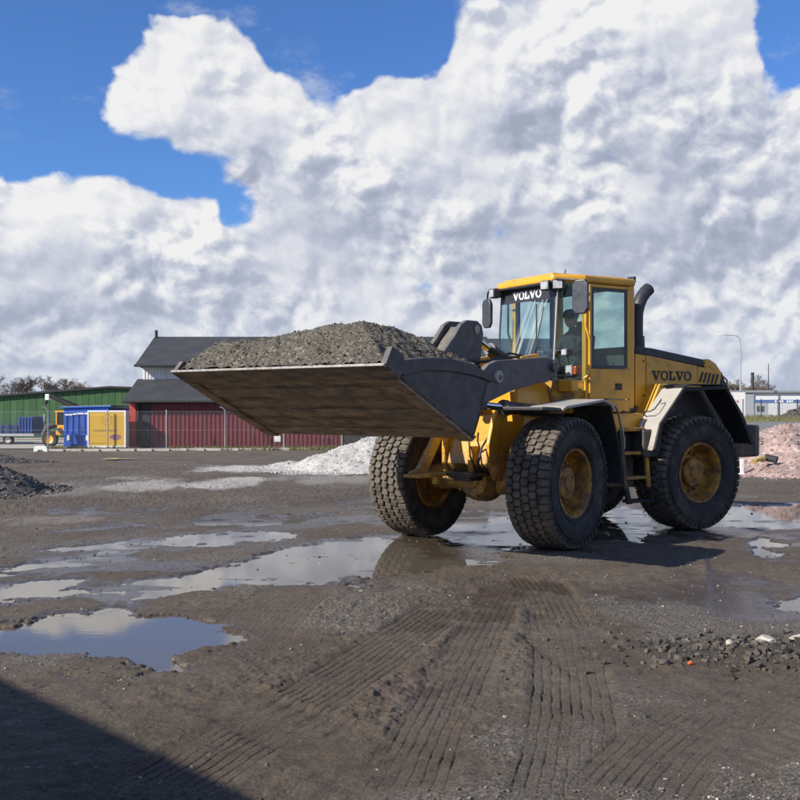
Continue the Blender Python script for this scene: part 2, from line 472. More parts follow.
def glass_material(name, tint, rough=0.0, reflection_streaks=False):
    """thin pane: tinted see-through with a mirror reflection by viewing angle"""
    m = bpy.data.materials.new(name); m.use_nodes = True
    t = m.node_tree; t.nodes.clear(); n = NT(t)
    out = n.new('ShaderNodeOutputMaterial')
    tr = n.new('ShaderNodeBsdfTransparent'); tr.inputs[0].default_value = c4(tint)
    gl = n.new('ShaderNodeBsdfGlossy'); gl.inputs['Roughness'].default_value = 0.02
    gl.inputs['Color'].default_value = (0.9, 0.95, 0.95, 1)
    lw = n.new('ShaderNodeLayerWeight'); lw.inputs['Blend'].default_value = 0.5
    mx = n.new('ShaderNodeMixShader')
    n.put(mx.inputs[0], n.math('MULTIPLY_ADD', n.math('POWER', lw.outputs['Facing'], 5.0), 0.9, 0.035))
    t.links.new(tr.outputs[0], mx.inputs[1]); t.links.new(gl.outputs[0], mx.inputs[2])
    # a film of dust; on the windscreen, slanting reflections are painted into it
    df = n.new('ShaderNodeBsdfDiffuse'); df.inputs[0].default_value = (0.55, 0.58, 0.56, 1)
    p = n.new('ShaderNodeTexCoord').outputs['Object']
    dust = n.smooth(n.noise(p, 3.0, 5, 0.65), 0.45, 0.85, 0.004, 0.035)
    if reflection_streaks:
        s = n.new('ShaderNodeSeparateXYZ'); n.put(s.inputs[0], p)
        u = n.math('MULTIPLY_ADD', s.outputs['Z'], -0.42, s.outputs['Y'])
        cv = n.new('ShaderNodeCombineXYZ'); n.put(cv.inputs[0], n.math('MULTIPLY', u, 16.0)); n.put(cv.inputs[1], n.math('MULTIPLY', s.outputs['Z'], 0.6))
        st = n.smooth(n.noise(cv.outputs[0], 1.0, 3, 0.6), 0.47, 0.64, 0.0, 0.34)
        win = n.math('MULTIPLY', n.smooth(u, -1.36, -1.22), n.smooth(u, -0.86, -0.98))
        dust = n.math('MULTIPLY_ADD', st, win, dust)  # painted reflection bands share the mask of the dust film
    m2 = n.new('ShaderNodeMixShader'); n.put(m2.inputs[0], dust)
    t.links.new(mx.outputs[0], m2.inputs[1]); t.links.new(df.outputs[0], m2.inputs[2])
    t.links.new(m2.outputs[0], out.inputs[0])
    MAT[name] = m
    return m
glass_material('cab_glass', (0.80, 0.895, 0.885))
glass_material('windshield_glass', (0.88, 0.945, 0.935), reflection_streaks=True)

# ------------------------------------------------------------------ the ground
PUDDLES = {   # outlines read from the photograph, water level, depth, how much mud pokes through
    'A': ([(-60, 622), (0, 619), (30, 612), (75, 609), (109, 600), (124, 603), (142, 611), (202, 612), (225, 620), (240, 631), (225, 645), (180, 660), (124, 663), (75, 657), (0, 652), (-60, 650)], -0.030, 0.05, 0.10),
    'B': ([(100, 583), (150, 575), (195, 570), (225, 562), (262, 552), (300, 543), (350, 536), (400, 532), (440, 533), (505, 545), (500, 560), (450, 566), (400, 572), (372, 574), (355, 583), (300, 583), (250, 583), (187, 591), (131, 602), (95, 598)], -0.030, 0.012, 0.55),
    'C': ([(430, 525), (450, 512), (512, 508), (540, 515), (560, 540), (520, 548), (470, 548), (440, 540)], -0.030, 0.006, 1.0),
    'D': ([(585, 512), (625, 503), (660, 512), (662, 528), (640, 540), (600, 538)], -0.030, 0.007, 1.0),
    'E': ([(690, 512), (740, 504), (800, 502), (860, 506), (860, 524), (790, 528), (735, 528), (700, 524)], -0.030, 0.009, 0.8),
    'F': ([(736, 549), (762, 534), (782, 551), (765, 556)], -0.030, 0.04, 0.1),
    'G': ([(758, 603), (800, 592), (840, 598), (830, 610), (780, 610)], -0.030, 0.015, 0.8),
    'H': ([(-30, 590), (0, 583), (40, 578), (85, 576), (70, 590), (20, 600), (-30, 604)], -0.030, 0.015, 1.0),
    'J': ([(-30, 566), (60, 556), (130, 551), (110, 560), (20, 572), (-30, 574)], -0.030, 0.006, 1.1),
    'K': ([(180, 521), (260, 516), (340, 512), (330, 519), (230, 526)], -0.030, 0.006, 1.1),
    'L': ([(60, 545), (130, 538), (170, 536), (150, 546), (80, 552)], -0.030, 0.005, 1.1),
    'I': ([(158, 540), (200, 533), (275, 530), (290, 536), (230, 542), (180, 545)], -0.030, 0.014, 1.1),
}
TRACKS = [   # polyline in the photograph, half width (m), kind, depth
    ([(585, 560), (530, 572), (470, 595), (400, 640), (320, 692), (230, 748), (140, 805)], 0.25, 'groove', 0.034),
    ([(520, 572), (500, 600), (478, 640), (452, 690), (425, 745), (395, 810)], 0.20, 'groove', 0.024),
    ([(500, 552), (535, 580), (556, 615), (568, 660), (572, 710), (568, 765), (560, 815)], 0.24, 'groove', 0.034),
    ([(545, 625), (600, 662), (668, 699), (732, 725), (800, 746), (900, 775)], 0.30, 'lug', 0.034),
    ([(200, 690), (265, 716), (330, 745), (400, 785), (440, 815)], 0.26, 'lug', 0.034),
    ([(330, 575), (290, 596), (262, 620), (235, 650)], 0.34, 'groove', 0.022),
    ([(40, 566), (120, 556), (200, 548), (300, 528), (360, 515)], 0.30, 'lug', 0.028),
    ([(0, 540), (90, 528), (190, 520), (300, 508), (380, 498)], 0.30, 'lug', 0.026),
    ([(620, 815), (650, 770), (690, 735), (745, 700), (810, 668)], 0.28, 'groove', 0.022),
    ([(722, 520), (728, 540), (737, 562), (745, 590), (752, 620)], 0.30, 'lug', 0.040),
    ([(790, 520), (782, 545), (786, 570), (800, 600)], 0.24, 'lug', 0.035),
    ([(700, 815), (720, 770), (760, 735), (820, 700)], 0.24, 'lug', 0.026),
]
def poly_sd(X, Y, poly):
    """signed distance to a polygon (negative inside)"""
    d = np.full(X.shape, 1e9); inside = np.zeros(X.shape, bool); n = len(poly)
    for i in range(n):
        ax, ay = poly[i]; bx, by = poly[(i + 1) % n]
        ex, ey = bx - ax, by - ay
        t = np.clip(((X - ax) * ex + (Y - ay) * ey) / (ex * ex + ey * ey), 0, 1)
        d = np.minimum(d, (X - ax - t * ex) ** 2 + (Y - ay - t * ey) ** 2)
        c = ((ay > Y) != (by > Y))
        with np.errstate(divide='ignore', invalid='ignore'):
            xi = ax + (Y - ay) * ex / (ey if abs(ey) > 1e-9 else 1e-9)
        inside ^= (c & (X < xi))
    d = np.sqrt(d)
    return np.where(inside, -d, d)

def catmull(pts, k=7):
    out = []
    P = [pts[0]] + list(pts) + [pts[-1]]
    for i in range(1, len(P) - 2):
        p0, p1, p2, p3 = (np.array(P[j]) for j in (i - 1, i, i + 1, i + 2))
        for t in np.linspace(0, 1, k, endpoint=False):
            out.append(0.5 * ((2 * p1) + (-p0 + p2) * t + (2 * p0 - 5 * p1 + 4 * p2 - p3) * t * t + (-p0 + 3 * p1 - 3 * p2 + p3) * t ** 3))
    out.append(np.array(P[-2]))
    return np.array(out)

PUD_W = {k: [gpx(*p) for p in v[0]] for k, v in PUDDLES.items()}
TRK_W = [(catmull([gpx(*p) for p in t[0]]), t[1], t[2], t[3]) for t in TRACKS]

CONTACTS = []
for hd_, sg_ in ((38.2, 1), (58.0, -1)):
    for sd2 in (1, -1):
        a_ = R(hd_); CONTACTS.append((2.1 - math.sin(a_) * 1.625 * sg_ + math.cos(a_) * 1.035 * sd2, 13.77 - math.cos(a_) * 1.625 * sg_ - math.sin(a_) * 1.035 * sd2))
def terrain_drop(X, Y):
    """the yard falls about a metre towards the sheds on the far left"""
    return -1.0 * sstep(22, 58, Y) * (1 - sstep(2.0, 16.0, X))

def ground(X, Y, full=False):
    """height of the yard; with full=True also the surface masks"""
    X = np.asarray(X, float); Y = np.asarray(Y, float)
    near = 1 - sstep(40, 90, np.hypot(X, Y))
    wx = X + 0.5 * (fbm(X * 0.7, Y * 0.7, 2, 41) - .5); wy = Y + 0.5 * (fbm(X * 0.7, Y * 0.7, 2, 51) - .5)
    z = (fbm(wx * 0.33, wy * 0.33, 3, 1) - 0.5) * 0.045 + 0.010
    z += (fbm(wx * 1.7, wy * 1.7, 3, 5) - 0.5) * 0.018
    rough = fbm(X * 0.45, Y * 0.45, 3, 77)
    rg = sstep(0.42, 0.62, rough)
    fine = fbm(X * 9, Y * 9, 4, 9, 0.6)
    z += (fine - 0.5) * (0.020 + 0.026 * rg) + (fbm(X * 38, Y * 38, 2, 13) - 0.5) * 0.009
    clod = np.abs(fbm(X * 16, Y * 16, 3, 23) - 0.5)
    z += (0.11 - clod) * 0.05 * rg
    # smear in the direction the machines drive
    z += (fbm((X * 0.94 + Y * 0.34) * 1.2, (-X * 0.34 + Y * 0.94) * 14, 3, 61) - 0.5) * 0.012 * (1 - rg)
    track = np.zeros(X.shape)
    for (P, hw, kind, dep) in TRK_W:
        x0, y0 = P.min(0) - 0.8; x1, y1 = P.max(0) + 0.8
        k = np.nonzero((X > x0) & (X < x1) & (Y > y0) & (Y < y1))
        if len(k[0]) == 0: continue
        px, py = X[k], Y[k]
        best = np.full(px.shape, 1e9); sv = np.zeros(px.shape); ss = np.zeros(px.shape); acc = 0.0
        for i in range(len(P) - 1):
            a, b = P[i], P[i + 1]; e = b - a; L = math.hypot(*e)
            if L < 1e-6: continue
            t = ((px - a[0]) * e[0] + (py - a[1]) * e[1]) / (L * L)
            tc_ = np.clip(t, 0, 1)
            dd = (px - a[0] - tc_ * e[0]) ** 2 + (py - a[1] - tc_ * e[1]) ** 2
            sg = ((px - a[0]) * e[1] - (py - a[1]) * e[0]) / L
            m = dd < best
            best[m] = dd[m]; sv[m] = sg[m]; ss[m] = acc + tc_[m] * L
            acc += L
        d = np.sqrt(best); jit = (fbm(px * 5, py * 5, 3, 33) - .5) * 0.022
        v = sv + jit
        on = sstep(hw + 0.05, hw - 0.03, d) * sstep(0.0, 0.5, ss) * sstep(acc, acc - 0.5, ss)
        keep = 0.40 + 0.60 * sstep(0.40, 0.60, fbm(px * 1.4 + 40 * hw, py * 1.4, 4, 88, 0.6))
        on = on * keep
        dep = dep * 0.40
        flat = -dep * 0.7
        berm = dep * 0.55 * np.exp(-((d - hw - 0.05) / 0.055) ** 2) * keep * (0.1 + 1.7 * fbm(px * 9, py * 9, 4, 19, 0.65))
        if kind == 'groove':
            g = np.abs(((v / 0.056) % 1.0) - 0.5) * 2          # 0 in the middle of a rib, 1 in the groove
            pat = dep * (0.35 - 1.35 * sstep(0.80, 0.97, g) * (0.3 + 1.1 * fbm(px * 7, py * 7, 2, 45)))
            cross = np.abs(((ss / 0.11 + np.floor(v / 0.056) * 0.37) % 1.0) - 0.5) * 2
            pat -= dep * 0.16 * sstep(0.80, 0.95, cross)
        else:
            ch = ss / 0.125 + np.abs(v) / hw * 0.9 * 0.8
            g = np.abs((ch % 1.0) - 0.5) * 2
            pat = dep * (0.75 * sstep(0.35, 0.75, g) - 0.35) * sstep(0.02, 0.07, np.abs(v))
        zz = z[k]
        z[k] = zz + berm + on * (flat + pat + (fbm(px * 1.3, py * 1.3, 2, 3) - .5) * 0.01 - (zz - 0.0) * 0.72)
        track[k] = np.maximum(track[k], on)
    # rubble hump on the right
    cx, cy = gpx(770, 655)
    hump = np.exp(-(((X - cx) / 0.95) ** 2 + ((Y - cy) / 0.33) ** 2))
    z += hump * (0.05 + 0.05 * (fbm(X * 7, Y * 7, 3, 71) - 0.3))
    wet = np.zeros(X.shape); pud = np.zeros(X.shape)
    for key, poly in PUD_W.items():
        _, lvl, dep, poke = PUDDLES[key]
        P = np.array(poly); x0, y0 = P.min(0) - 2.2; x1, y1 = P.max(0) + 2.2
        k = np.nonzero((X > x0) & (X < x1) & (Y > y0) & (Y < y1))
        if len(k[0]) == 0: continue
        px, py = X[k], Y[k]
        sd_ = poly_sd(px, py, poly) + (fbm(px * 2.3, py * 2.3, 6, 15, 0.66) - 0.5) * 0.95
        fl = 0.88 * sstep(1.2, 0.2, sd_)
        z[k] = z[k] * (1 - fl) + fl * (lvl + 0.012 + (z[k] - lvl) * 0.28)
        m = sstep(0.26, -0.16, sd_)
        streak = (fbm(px * 1.5, py * 5.5, 4, 27, 0.6) - 0.5)
        floor = lvl - dep + (fbm(px * 4, py * 4, 4, 29, 0.6) - 0.5) * (dep * 0.8 + 0.012) + streak * poke * 0.075
        rim = lvl + 0.004 + (z[k] - lvl) * 0.5
        z[k] = z[k] * (1 - m) + (floor * sstep(0.55, 1.0, m) + rim * (1 - sstep(0.55, 1.0, m))) * m
        damp = sstep(0.75, -0.05, sd_)
        wet[k] = np.maximum(wet[k], damp * (0.25 + 0.75 * sstep(lvl + 0.035, lvl + 0.004, z[k])))
        pud[k] = np.maximum(pud[k], m)
    # under the machine the yard is rolled flat so that the tyres stand on it
    for (wx_, wy_) in CONTACTS:
        q_ = np.exp(-(((X - wx_) ** 2 + (Y - wy_) ** 2) / 0.30 ** 2) ** 2)
        z = z * (1 - q_) + (-0.016 + 0.25 * z) * q_
    z = z * near + terrain_drop(X, Y) * 1.0
    if not full: return z
    wqx = X + 2.2 * (fbm(X * 0.45 + 31, Y * 0.45, 3, 141) - 0.5); wqy = Y + 2.2 * (fbm(X * 0.45, Y * 0.45 + 17, 3, 151) - 0.5)
    wetn = sstep(0.43, 0.66, fbm(wqx * 0.5 + 9, wqy * 0.7, 6, 101, 0.68)) * 0.85
    wetn = wetn * sstep(30, 14, Y)
    wet = np.maximum(wet, wetn * sstep(0.045, -0.008, z - terrain_drop(X, Y)))
    gravel = sstep(0.50, 0.66, fbm(X * 0.8 + 3, Y * 0.8 - 5, 4, 131, 0.6))
    cx2, cy2 = gpx(700, 720)
    gravel = np.maximum(gravel, 0.9 * np.exp(-(((X - cx2 + (Y - cy2) * 0.7) / 0.55) ** 2 + ((Y - cy2) / 1.3) ** 2)))
    gravel = gravel * (1 - 0.8 * track)
    white = np.zeros(X.shape)
    for (a, b, rx, ry, s) in ((275, 466, 75, 5, 1.0), (225, 483, 36, 6, .75), (140, 485, 40, 7, .6), (320, 472, 40, 3, 1.0), (130, 478, 30, 3, .5), (330, 480, 60, 4, .35), (60, 490, 60, 8, .22), (40, 520, 50, 5, .2), (500, 690, 0, 0, 0)):
        if s == 0: continue
        gx, gy = gpx(a, b)
        kx = rx / F_PX * gy; ky = ry * gy * gy / (CAM_H * F_PX)
        q = ((X - gx) / kx) ** 2 + ((Y - gy) / ky) ** 2
        white = np.maximum(white, s * sstep(1.5, 0.2, q + (fbm(X * 1.6, Y * 0.8, 4, 211, .65) - .5) * 2.6))
    rub = np.clip(hump * 1.3, 0, 1)
    return z, dict(wet=np.clip(wet, 0, 1), gravel=gravel, white=white, rubble=rub, track=track)

def mud_material():
    m = bpy.data.materials.new('muddy_yard'); m.use_nodes = True
    n = NT(m.node_tree); b = m.node_tree.nodes['Principled BSDF']
    p = n.new('ShaderNodeTexCoord').outputs['Object']
    wet, grav, white, rub = (n.attr(k) for k in ('wet', 'gravel', 'white', 'rubble'))
    f1 = n.noise(p, 0.45, 5, 0.6); f2 = n.noise(p, 7.0, 5, 0.65); f3 = n.noise(p, 60.0, 3, 0.6)
    base = n.mix(n.smooth(f1, 0.35, 0.65), (0.100, 0.073, 0.048), (0.146, 0.113, 0.078))
    base = n.mix(n.smooth(f2, 0.38, 0.70, 0.0, 0.75), base, (0.055, 0.042, 0.031))
    base = n.mix(n.smooth(n.noise(p, 24.0, 4, 0.7), 0.52, 0.62, 0.0, 0.55), base, (0.050, 0.039, 0.029))
    base = n.mix(n.smooth(f3, 0.60, 0.72, 0.0, 0.6), base, (0.30, 0.27, 0.22))
    # fine gravel: a speckle of pale and dark chippings
    sp = n.voronoi(p, 95.0, 'F1', out='Color')
    spk = n.new('ShaderNodeSeparateColor'); n.put(spk.inputs[0], sp)
    chips = n.mix(n.smooth(spk.outputs[0], 0.3, 0.95), (0.070, 0.060, 0.049), (0.28, 0.255, 0.22))
    base = n.mix(n.math('MULTIPLY', grav, 0.7), base, chips)
    base = n.mix(n.math('MULTIPLY', rub, 0.8), base, (0.050, 0.045, 0.040))
    base = n.mix(white, base, (0.50, 0.475, 0.435))
    base = n.mix(n.math('MULTIPLY', wet, 0.70), base, (0.048, 0.037, 0.027))
    n.put(b.inputs['Base Color'], base)
    wr = n.math('MULTIPLY_ADD', n.noise(p, 5.0, 4, 0.6), 0.5, n.math('SUBTRACT', wet, 0.25))
    n.put(b.inputs['Roughness'], n.smooth(wr, 0.25, 0.95, 0.86, 0.16))
    bp = n.new('ShaderNodeBump'); bp.inputs['Distance'].default_value = 0.020
    hgt = n.math('MULTIPLY_ADD', n.noise(p, 34.0, 6, 0.78), 1.5, n.math('MULTIPLY', n.math('MULTIPLY', spk.outputs[1], grav), 0.5))
    n.put(bp.inputs['Height'], hgt)
    n.put(bp.inputs['Strength'], n.math('MULTIPLY_ADD', wet, -0.8, 0.95))
    n.put(b.inputs['Normal'], bp.outputs[0])
    return m
MAT['mud'] = mud_material()

def build_ground():
    # one sheet: fine where the yard lies in front of the camera, coarse out to the horizon
    iy = np.linspace(1 / 3.7, 1 / 75.0, 720)
    Ys = np.concatenate([[-2500, -600, -150, -40, -12, -3, 0.5, 2.2, 3.0, 3.4], 1 / iy, [85, 100, 120, 150, 200, 300, 500, 900, 1600, 3500]])
    tf = np.linspace(-0.5, 0.5, 860)
    wing = np.array([0.53, 0.58, 0.66, 0.8, 1.0, 1.4, 2.2, 4, 9, 25, 80, 400])
    T = np.concatenate([-wing[::-1], tf, wing])
    span = np.maximum(Ys, 3.0) + 0.6
    X = T[None, :] * span[:, None]
    X = np.clip(X, -4000, 4000)
    lim = 4000 * np.sign(T) * np.minimum(1, np.abs(T) / 400)
    Y = np.repeat(Ys[:, None], len(T), 1)
    z, masks = ground(X.ravel(), Y.ravel(), True)
    v = np.stack([X.ravel(), Y.ravel(), z], 1)
    nr, nc = X.shape
    i = np.arange(nr * nc).reshape(nr, nc)
    q = np.stack([i[:-1, :-1].ravel(), i[:-1, 1:].ravel(), i[1:, 1:].ravel(), i[1:, :-1].ravel()], 1)
    o = np_mesh('ground', v, q, MAT['mud'])
    for k, a in masks.items():
        at = o.data.attributes.new(k, 'FLOAT', 'POINT')
        at.data.foreach_set('value', np.ascontiguousarray(a, dtype=np.float32))
    tag(o, 'muddy brown works yard with tyre tracks', 'ground', kind='structure')
    return o
build_ground()

def water_material():
    m = bpy.data.materials.new('puddle_water'); m.use_nodes = True
    n = NT(m.node_tree); b = m.node_tree.nodes['Principled BSDF']
    p = n.new('ShaderNodeTexCoord').outputs['Object']
    n.put(b.inputs['Base Color'], n.mix(n.noise(p, 1.3, 4, 0.6), (0.085, 0.070, 0.052), (0.135, 0.115, 0.090)))
    b.inputs['Roughness'].default_value = 0.03
    b.inputs['IOR'].default_value = 1.42
    bp = n.new('ShaderNodeBump'); bp.inputs['Distance'].default_value = 0.00012
    n.put(bp.inputs['Height'], n.noise(n.vec('MULTIPLY', p, (1, 2.2, 1)), 9.0, 3, 0.5)); n.put(b.inputs['Normal'], bp.outputs[0])
    return m
MAT['water'] = water_material()
SHEETS = {k: v for k, v in PUD_W.items() if k not in 'CD'}
SHEETS['B'] = [gpx(*p) for p in ((100, 583), (150, 570), (225, 552), (300, 536), (390, 520), (440, 510), (520, 503), (625, 499), (668, 510), (668, 532), (640, 545), (520, 560), (450, 570), (372, 577), (355, 585), (250, 585), (187, 592), (131, 604), (92, 600))]
for key, poly in SHEETS.items():
    c = np.mean(np.array(poly), 0); mb = MB()
    big = []
    n_ = len(poly)
    for i in range(n_):
        d = Vector((poly[i][0] - c[0], poly[i][1] - c[1])); L = d.length
        big.append((c[0] + d.x * (1 + 0.55 / L), c[1] + d.y * (1 + 0.55 / L), PUDDLES[key][1] + 0.0007 * list(PUD_W).index(key)))
    mb.add(big, [tuple(range(n_))])
    o = mb.build('puddle', MAT['water'])
    if o.data.polygons[0].normal.z < 0: o.data.flip_normals()
    tag(o, 'shallow muddy rainwater puddle', 'puddle', kind='structure')

# ------------------------------------------------------------------ the wheel loader
HEAD_R, HEAD_F = 58.0, 38.2                  # headings of the rear and the front frame (articulated)
loader = empty('wheel_loader', (2.1, 13.77, -0.015), R(-(90 + HEAD_R)))
tag(loader, 'large yellow articulated wheel loader carrying a full dark bucket of gravel', 'wheel loader')
ART = Matrix.Rotation(R(HEAD_R - HEAD_F), 4, 'Z')    # front frame against the rear frame
WX, TRK, TR = 1.625, 1.035, 0.79

# --- wheels: tyre with lugs, rim, hub; one set of meshes shared by the four
def make_wheel_meshes():
    mb = MB()
    prof = [(0.405, -0.20), (0.43, -0.235), (0.50, -0.272), (0.60, -0.285), (0.68, -0.278), (0.72, -0.272), (0.745, -0.262), (0.757, -0.235), (0.760, -0.12), (0.761, 0)]
    prof = prof + [(r, -t) for r, t in prof[-2::-1]]
    mb.lathe(prof, 72)
    for s in (-1, 1):                              # rings on the sidewall
        mb.lathe([(0.452, s * 0.245), (0.455, s * 0.262), (0.475, s * 0.268), (0.480, s * 0.25)], 72)
        mb.lathe([(0.655, s * 0.275), (0.660, s * 0.290), (0.668, s * 0.290), (0.673, s * 0.272)], 72)
    N = 50
    rows = [(-0.220, 0.058, 0.0), (-0.108, 0.051, 0.5), (0.0, 0.051, 0.0), (0.108, 0.051, 0.5), (0.220, 0.058, 0.0)]
    rnd = random.Random(3)
    for (yc, hw, off) in rows:
        for j in range(N):
            a0 = 2 * math.pi * (j + off) / N
            da = 2 * math.pi / N * 0.47
            top = 0.793 + rnd.uniform(-0.003, 0.002)
            if abs(yc) < 0.2:
                hexa = [(-hw, -0.45), (-hw * 0.45, -1.0), (hw * 0.75, -0.8), (hw, 0.45), (hw * 0.45, 1.0), (-hw * 0.75, 0.8)]
            else:
                s = math.copysign(1, yc)
                hexa = [(-s * hw, -0.55), (-s * hw * 0.3, -1.0), (s * hw, -0.8), (s * hw, 0.8), (-s * hw * 0.3, 1.0), (-s * hw, 0.55)]
            vs = []
            for rr, k in ((0.750, 1.06), (top, 0.90)):
                for (dy, t) in hexa:
                    y = yc + dy * k
                    r2 = rr - (0.022 * max(0, (abs(y) - 0.20) / 0.07) ** 2 if rr > 0.77 else 0.0)
                    aa = a0 + t * da * k
                    vs.append((r2 * math.cos(aa), y, r2 * math.sin(aa)))
            fs = [(0, 1, 2, 3, 4, 5), (6, 7, 8, 9, 10, 11)] + [(i, (i + 1) % 6, 6 + (i + 1) % 6, 6 + i) for i in range(6)]
            mb.add(vs, fs)
            if abs(yc) > 0.2:                      # lug runs over the shoulder
                s = math.copysign(1, yc); vs = []
                for aa in (a0 - da * 0.62, a0 + da * 0.62):
                    for (r, t) in ((0.775, 0.262), (0.735, 0.284), (0.695, 0.290), (0.69, 0.270), (0.74, 0.255)):
                        vs.append((r * math.cos(aa), s * t, r * math.sin(aa)))
                mb.add(vs, [(0, 1, 2, 3, 4), (9, 8, 7, 6, 5)] + [(i, (i + 1) % 5, 5 + (i + 1) % 5, 5 + i) for i in range(5)])
    tyre = mb.build('tyre', MAT['tyre_rubber'], smooth=32)
    rim = MB()
    rim.lathe([(0.40, 0.19), (0.425, 0.222), (0.415, 0.236), (0.39, 0.232), (0.372, 0.205), (0.362, 0.12), (0.352, 0.05), (0.335, 0.02), (0.21, 0.005), (0.0, 0.0)], 48)
    rim.lathe([(0.40, -0.19), (0.425, -0.222), (0.39, -0.232), (0.365, -0.2), (0.355, -0.05), (0.335, -0.02), (0.0, -0.01)], 48)
    rim = rim.build('rim', MAT['rim_paint'], smooth=30)
    hub = MB()
    hub.lathe([(0.235, 0.0), (0.235, 0.035), (0.205, 0.045), (0.200, 0.105), (0.185, 0.125), (0.09, 0.135), (0.085, 0.15), (0.0, 0.152)], 32)
    for j in range(16):
        a = 2 * math.pi * j / 16
        hub.lathe([(0.018, 0.03), (0.018, 0.062), (0.0, 0.062)], 6, (0.262 * math.cos(a), 0, 0.262 * math.sin(a)))
    for j in range(3):
        a = 2 * math.pi * j / 3 + 0.4
        hub.lathe([(0.02, 0.12), (0.02, 0.14), (0.0, 0.14)], 6, (0.14 * math.cos(a), 0, 0.14 * math.sin(a)))
    hub = hub.build('hub', MAT['rim_paint'], smooth=30)
    return tyre, rim, hub
first = make_wheel_meshes()
spots = []
for fx, side in ((1, 1), (1, -1), (-1, 1), (-1, -1)):
    p = Vector((WX * fx, TRK * side, TR))
    rz = 0.0 if side > 0 else math.pi
    if fx > 0: p = ART @ p; rz += R(HEAD_R - HEAD_F)
    spots.append((p, rz, random.uniform(0, 6)))
for k, (p, rz, spin) in enumerate(spots):
    w = empty('wheel', p, rz, loader)
    for o in first:
        c = o if k == 0 else o.copy()
        if k: COL.objects.link(c)
        c.parent = w; c.rotation_euler = (0, spin, 0)

# --- front frame, axle, linkage (x forward, y to the driver's left, z up; ART turns it)
def F(mb, name, m, parent=None, **kw):
    return mb.build(name, MAT[m], parent or loader, m=ART, **kw)
ff = empty('front_frame', (0, 0, 0), 0, loader)
for s in (-1, 1):
    y0, y1 = sorted((s * 0.30, s * 0.36))
    mb = MB().prism([(0.25, 0.72), (1.0, 0.66), (1.30, 0.72), (1.30, 1.60), (1.46, 1.66), (1.36, 2.34), (0.92, 2.40), (0.62, 1.75), (0.25, 1.25)], y0, y1)
    F(mb, 'side_plate', 'yellow_paint', ff, bevel=0.012)
    F(MB().prism([(1.28, 0.70), (1.95, 0.80), (2.10, 0.98), (2.10, 1.25), (1.98, 1.58), (1.80, 1.74), (1.44, 1.76), (1.44, 1.62), (1.72, 1.58), (1.80, 1.40), (1.76, 1.05), (1.62, 0.98), (1.28, 0.98)], y0 + 0.004, y1 - 0.004), 'upright', 'yellow_paint', ff, bevel=0.012)
    mb = MB().tube([(0.98, s * 0.28, 2.24), (0.98, s * 0.50, 2.24)], 0.10, 20)
    F(mb, 'arm_pivot', 'yellow_worn', ff, smooth=40)
F(MB().prism([(1.92, 0.85), (2.06, 1.0), (2.0, 1.28), (1.74, 1.60), (1.66, 1.58), (1.90, 1.25), (1.95, 1.0), (1.86, 0.90)], -0.30, 0.30), 'front_plate', 'yellow_paint', ff, bevel=0.008)
F(MB().box(0.3, 1.75, -0.295, 0.295, 0.80, 0.94), 'belly_plate', 'yellow_worn', ff, bevel=0.01)
F(MB().box(0.95, 1.27, -0.295, 0.295, 0.96, 1.9), 'cross_member', 'yellow_paint', ff, bevel=0.01)
# valves, hoses and brackets in the mouth of the frame
F(MB().box(1.98, 2.16, 0.08, 0.15, 0.90, 1.22), 'tilt_bracket', 'yellow_worn', ff, bevel=0.01)
F(MB().box(1.95, 2.36, -0.27, 0.30, 0.86, 0.90).box(2.0, 2.28, -0.05, 0.20, 0.80, 0.86), 'valve_shelf', 'black_plastic', ff, bevel=0.006)
for i, pts in enumerate([[(2.05, 0.22, 0.90), (2.18, 0.24, 1.05), (2.12, 0.27, 1.22), (1.95, 0.26, 1.35)],
                         [(2.08, 0.26, 0.90), (2.24, 0.28, 1.00), (2.20, 0.30, 1.15), (2.0, 0.31, 1.22)],
                         [(2.10, 0.18, 0.90), (2.22, 0.16, 1.10), (2.16, 0.10, 1.30), (2.1, 0.0, 1.5)]]):
    F(MB().tube(pts, 0.013, 6), 'hose', 'hose', ff, smooth=60)
# swept bracket on the far side of the frame with its tow eye
F(MB().prism([(2.08, 1.60), (2.22, 1.58), (2.40, 1.34), (2.58, 1.10), (2.72, 0.96), (2.86, 0.93), (2.86, 0.87), (2.55, 0.88), (2.36, 1.14), (2.16, 1.40)], -0.30, -0.25), 'swept_bracket', 'yellow_paint', ff, bevel=0.008)
F(MB().box(2.35, 2.88, -0.36, -0.10, 0.86, 0.90).box(2.42, 2.48, -0.22, -0.16, 0.76, 0.86), 'step_plate', 'yellow_worn', ff, bevel=0.008)

ax = empty('front_axle', (0, 0, 0), 0, loader)
def axle(mbx, fx, parent, f):
    f(MB().lathe([(0.0, -0.82), (0.15, -0.82), (0.17, -0.70), (0.15, -0.45), (0.19, -0.25), (0.23, -0.08), (0.23, 0.08), (0.19, 0.25), (0.15, 0.45), (0.17, 0.70), (0.15, 0.82), (0.0, 0.82)], 24, (fx, 0, TR)), 'axle_housing', 'yellow_worn', parent, smooth=35)
    f(MB().lathe([(0.0, 0.36), (0.10, 0.36), (0.12, 0.33), (0.20, 0.30), (0.27, 0.18), (0.29, 0.0), (0.24, -0.15), (0.14, -0.24), (0.10, -0.40), (0.0, -0.40)], 24, (fx, 0, TR), 'x'), 'differential', 'yellow_worn', parent, smooth=35)
    for j in range(10):
        a = 2 * math.pi * j / 10
        f(MB().lathe([(0.016, 0.28), (0.016, 0.335), (0.0, 0.335)], 6, (fx, 0.215 * math.cos(a), TR + 0.215 * math.sin(a)), 'x'), 'cover_bolt', 'yellow_worn', parent)
axle(None, WX, ax, F)

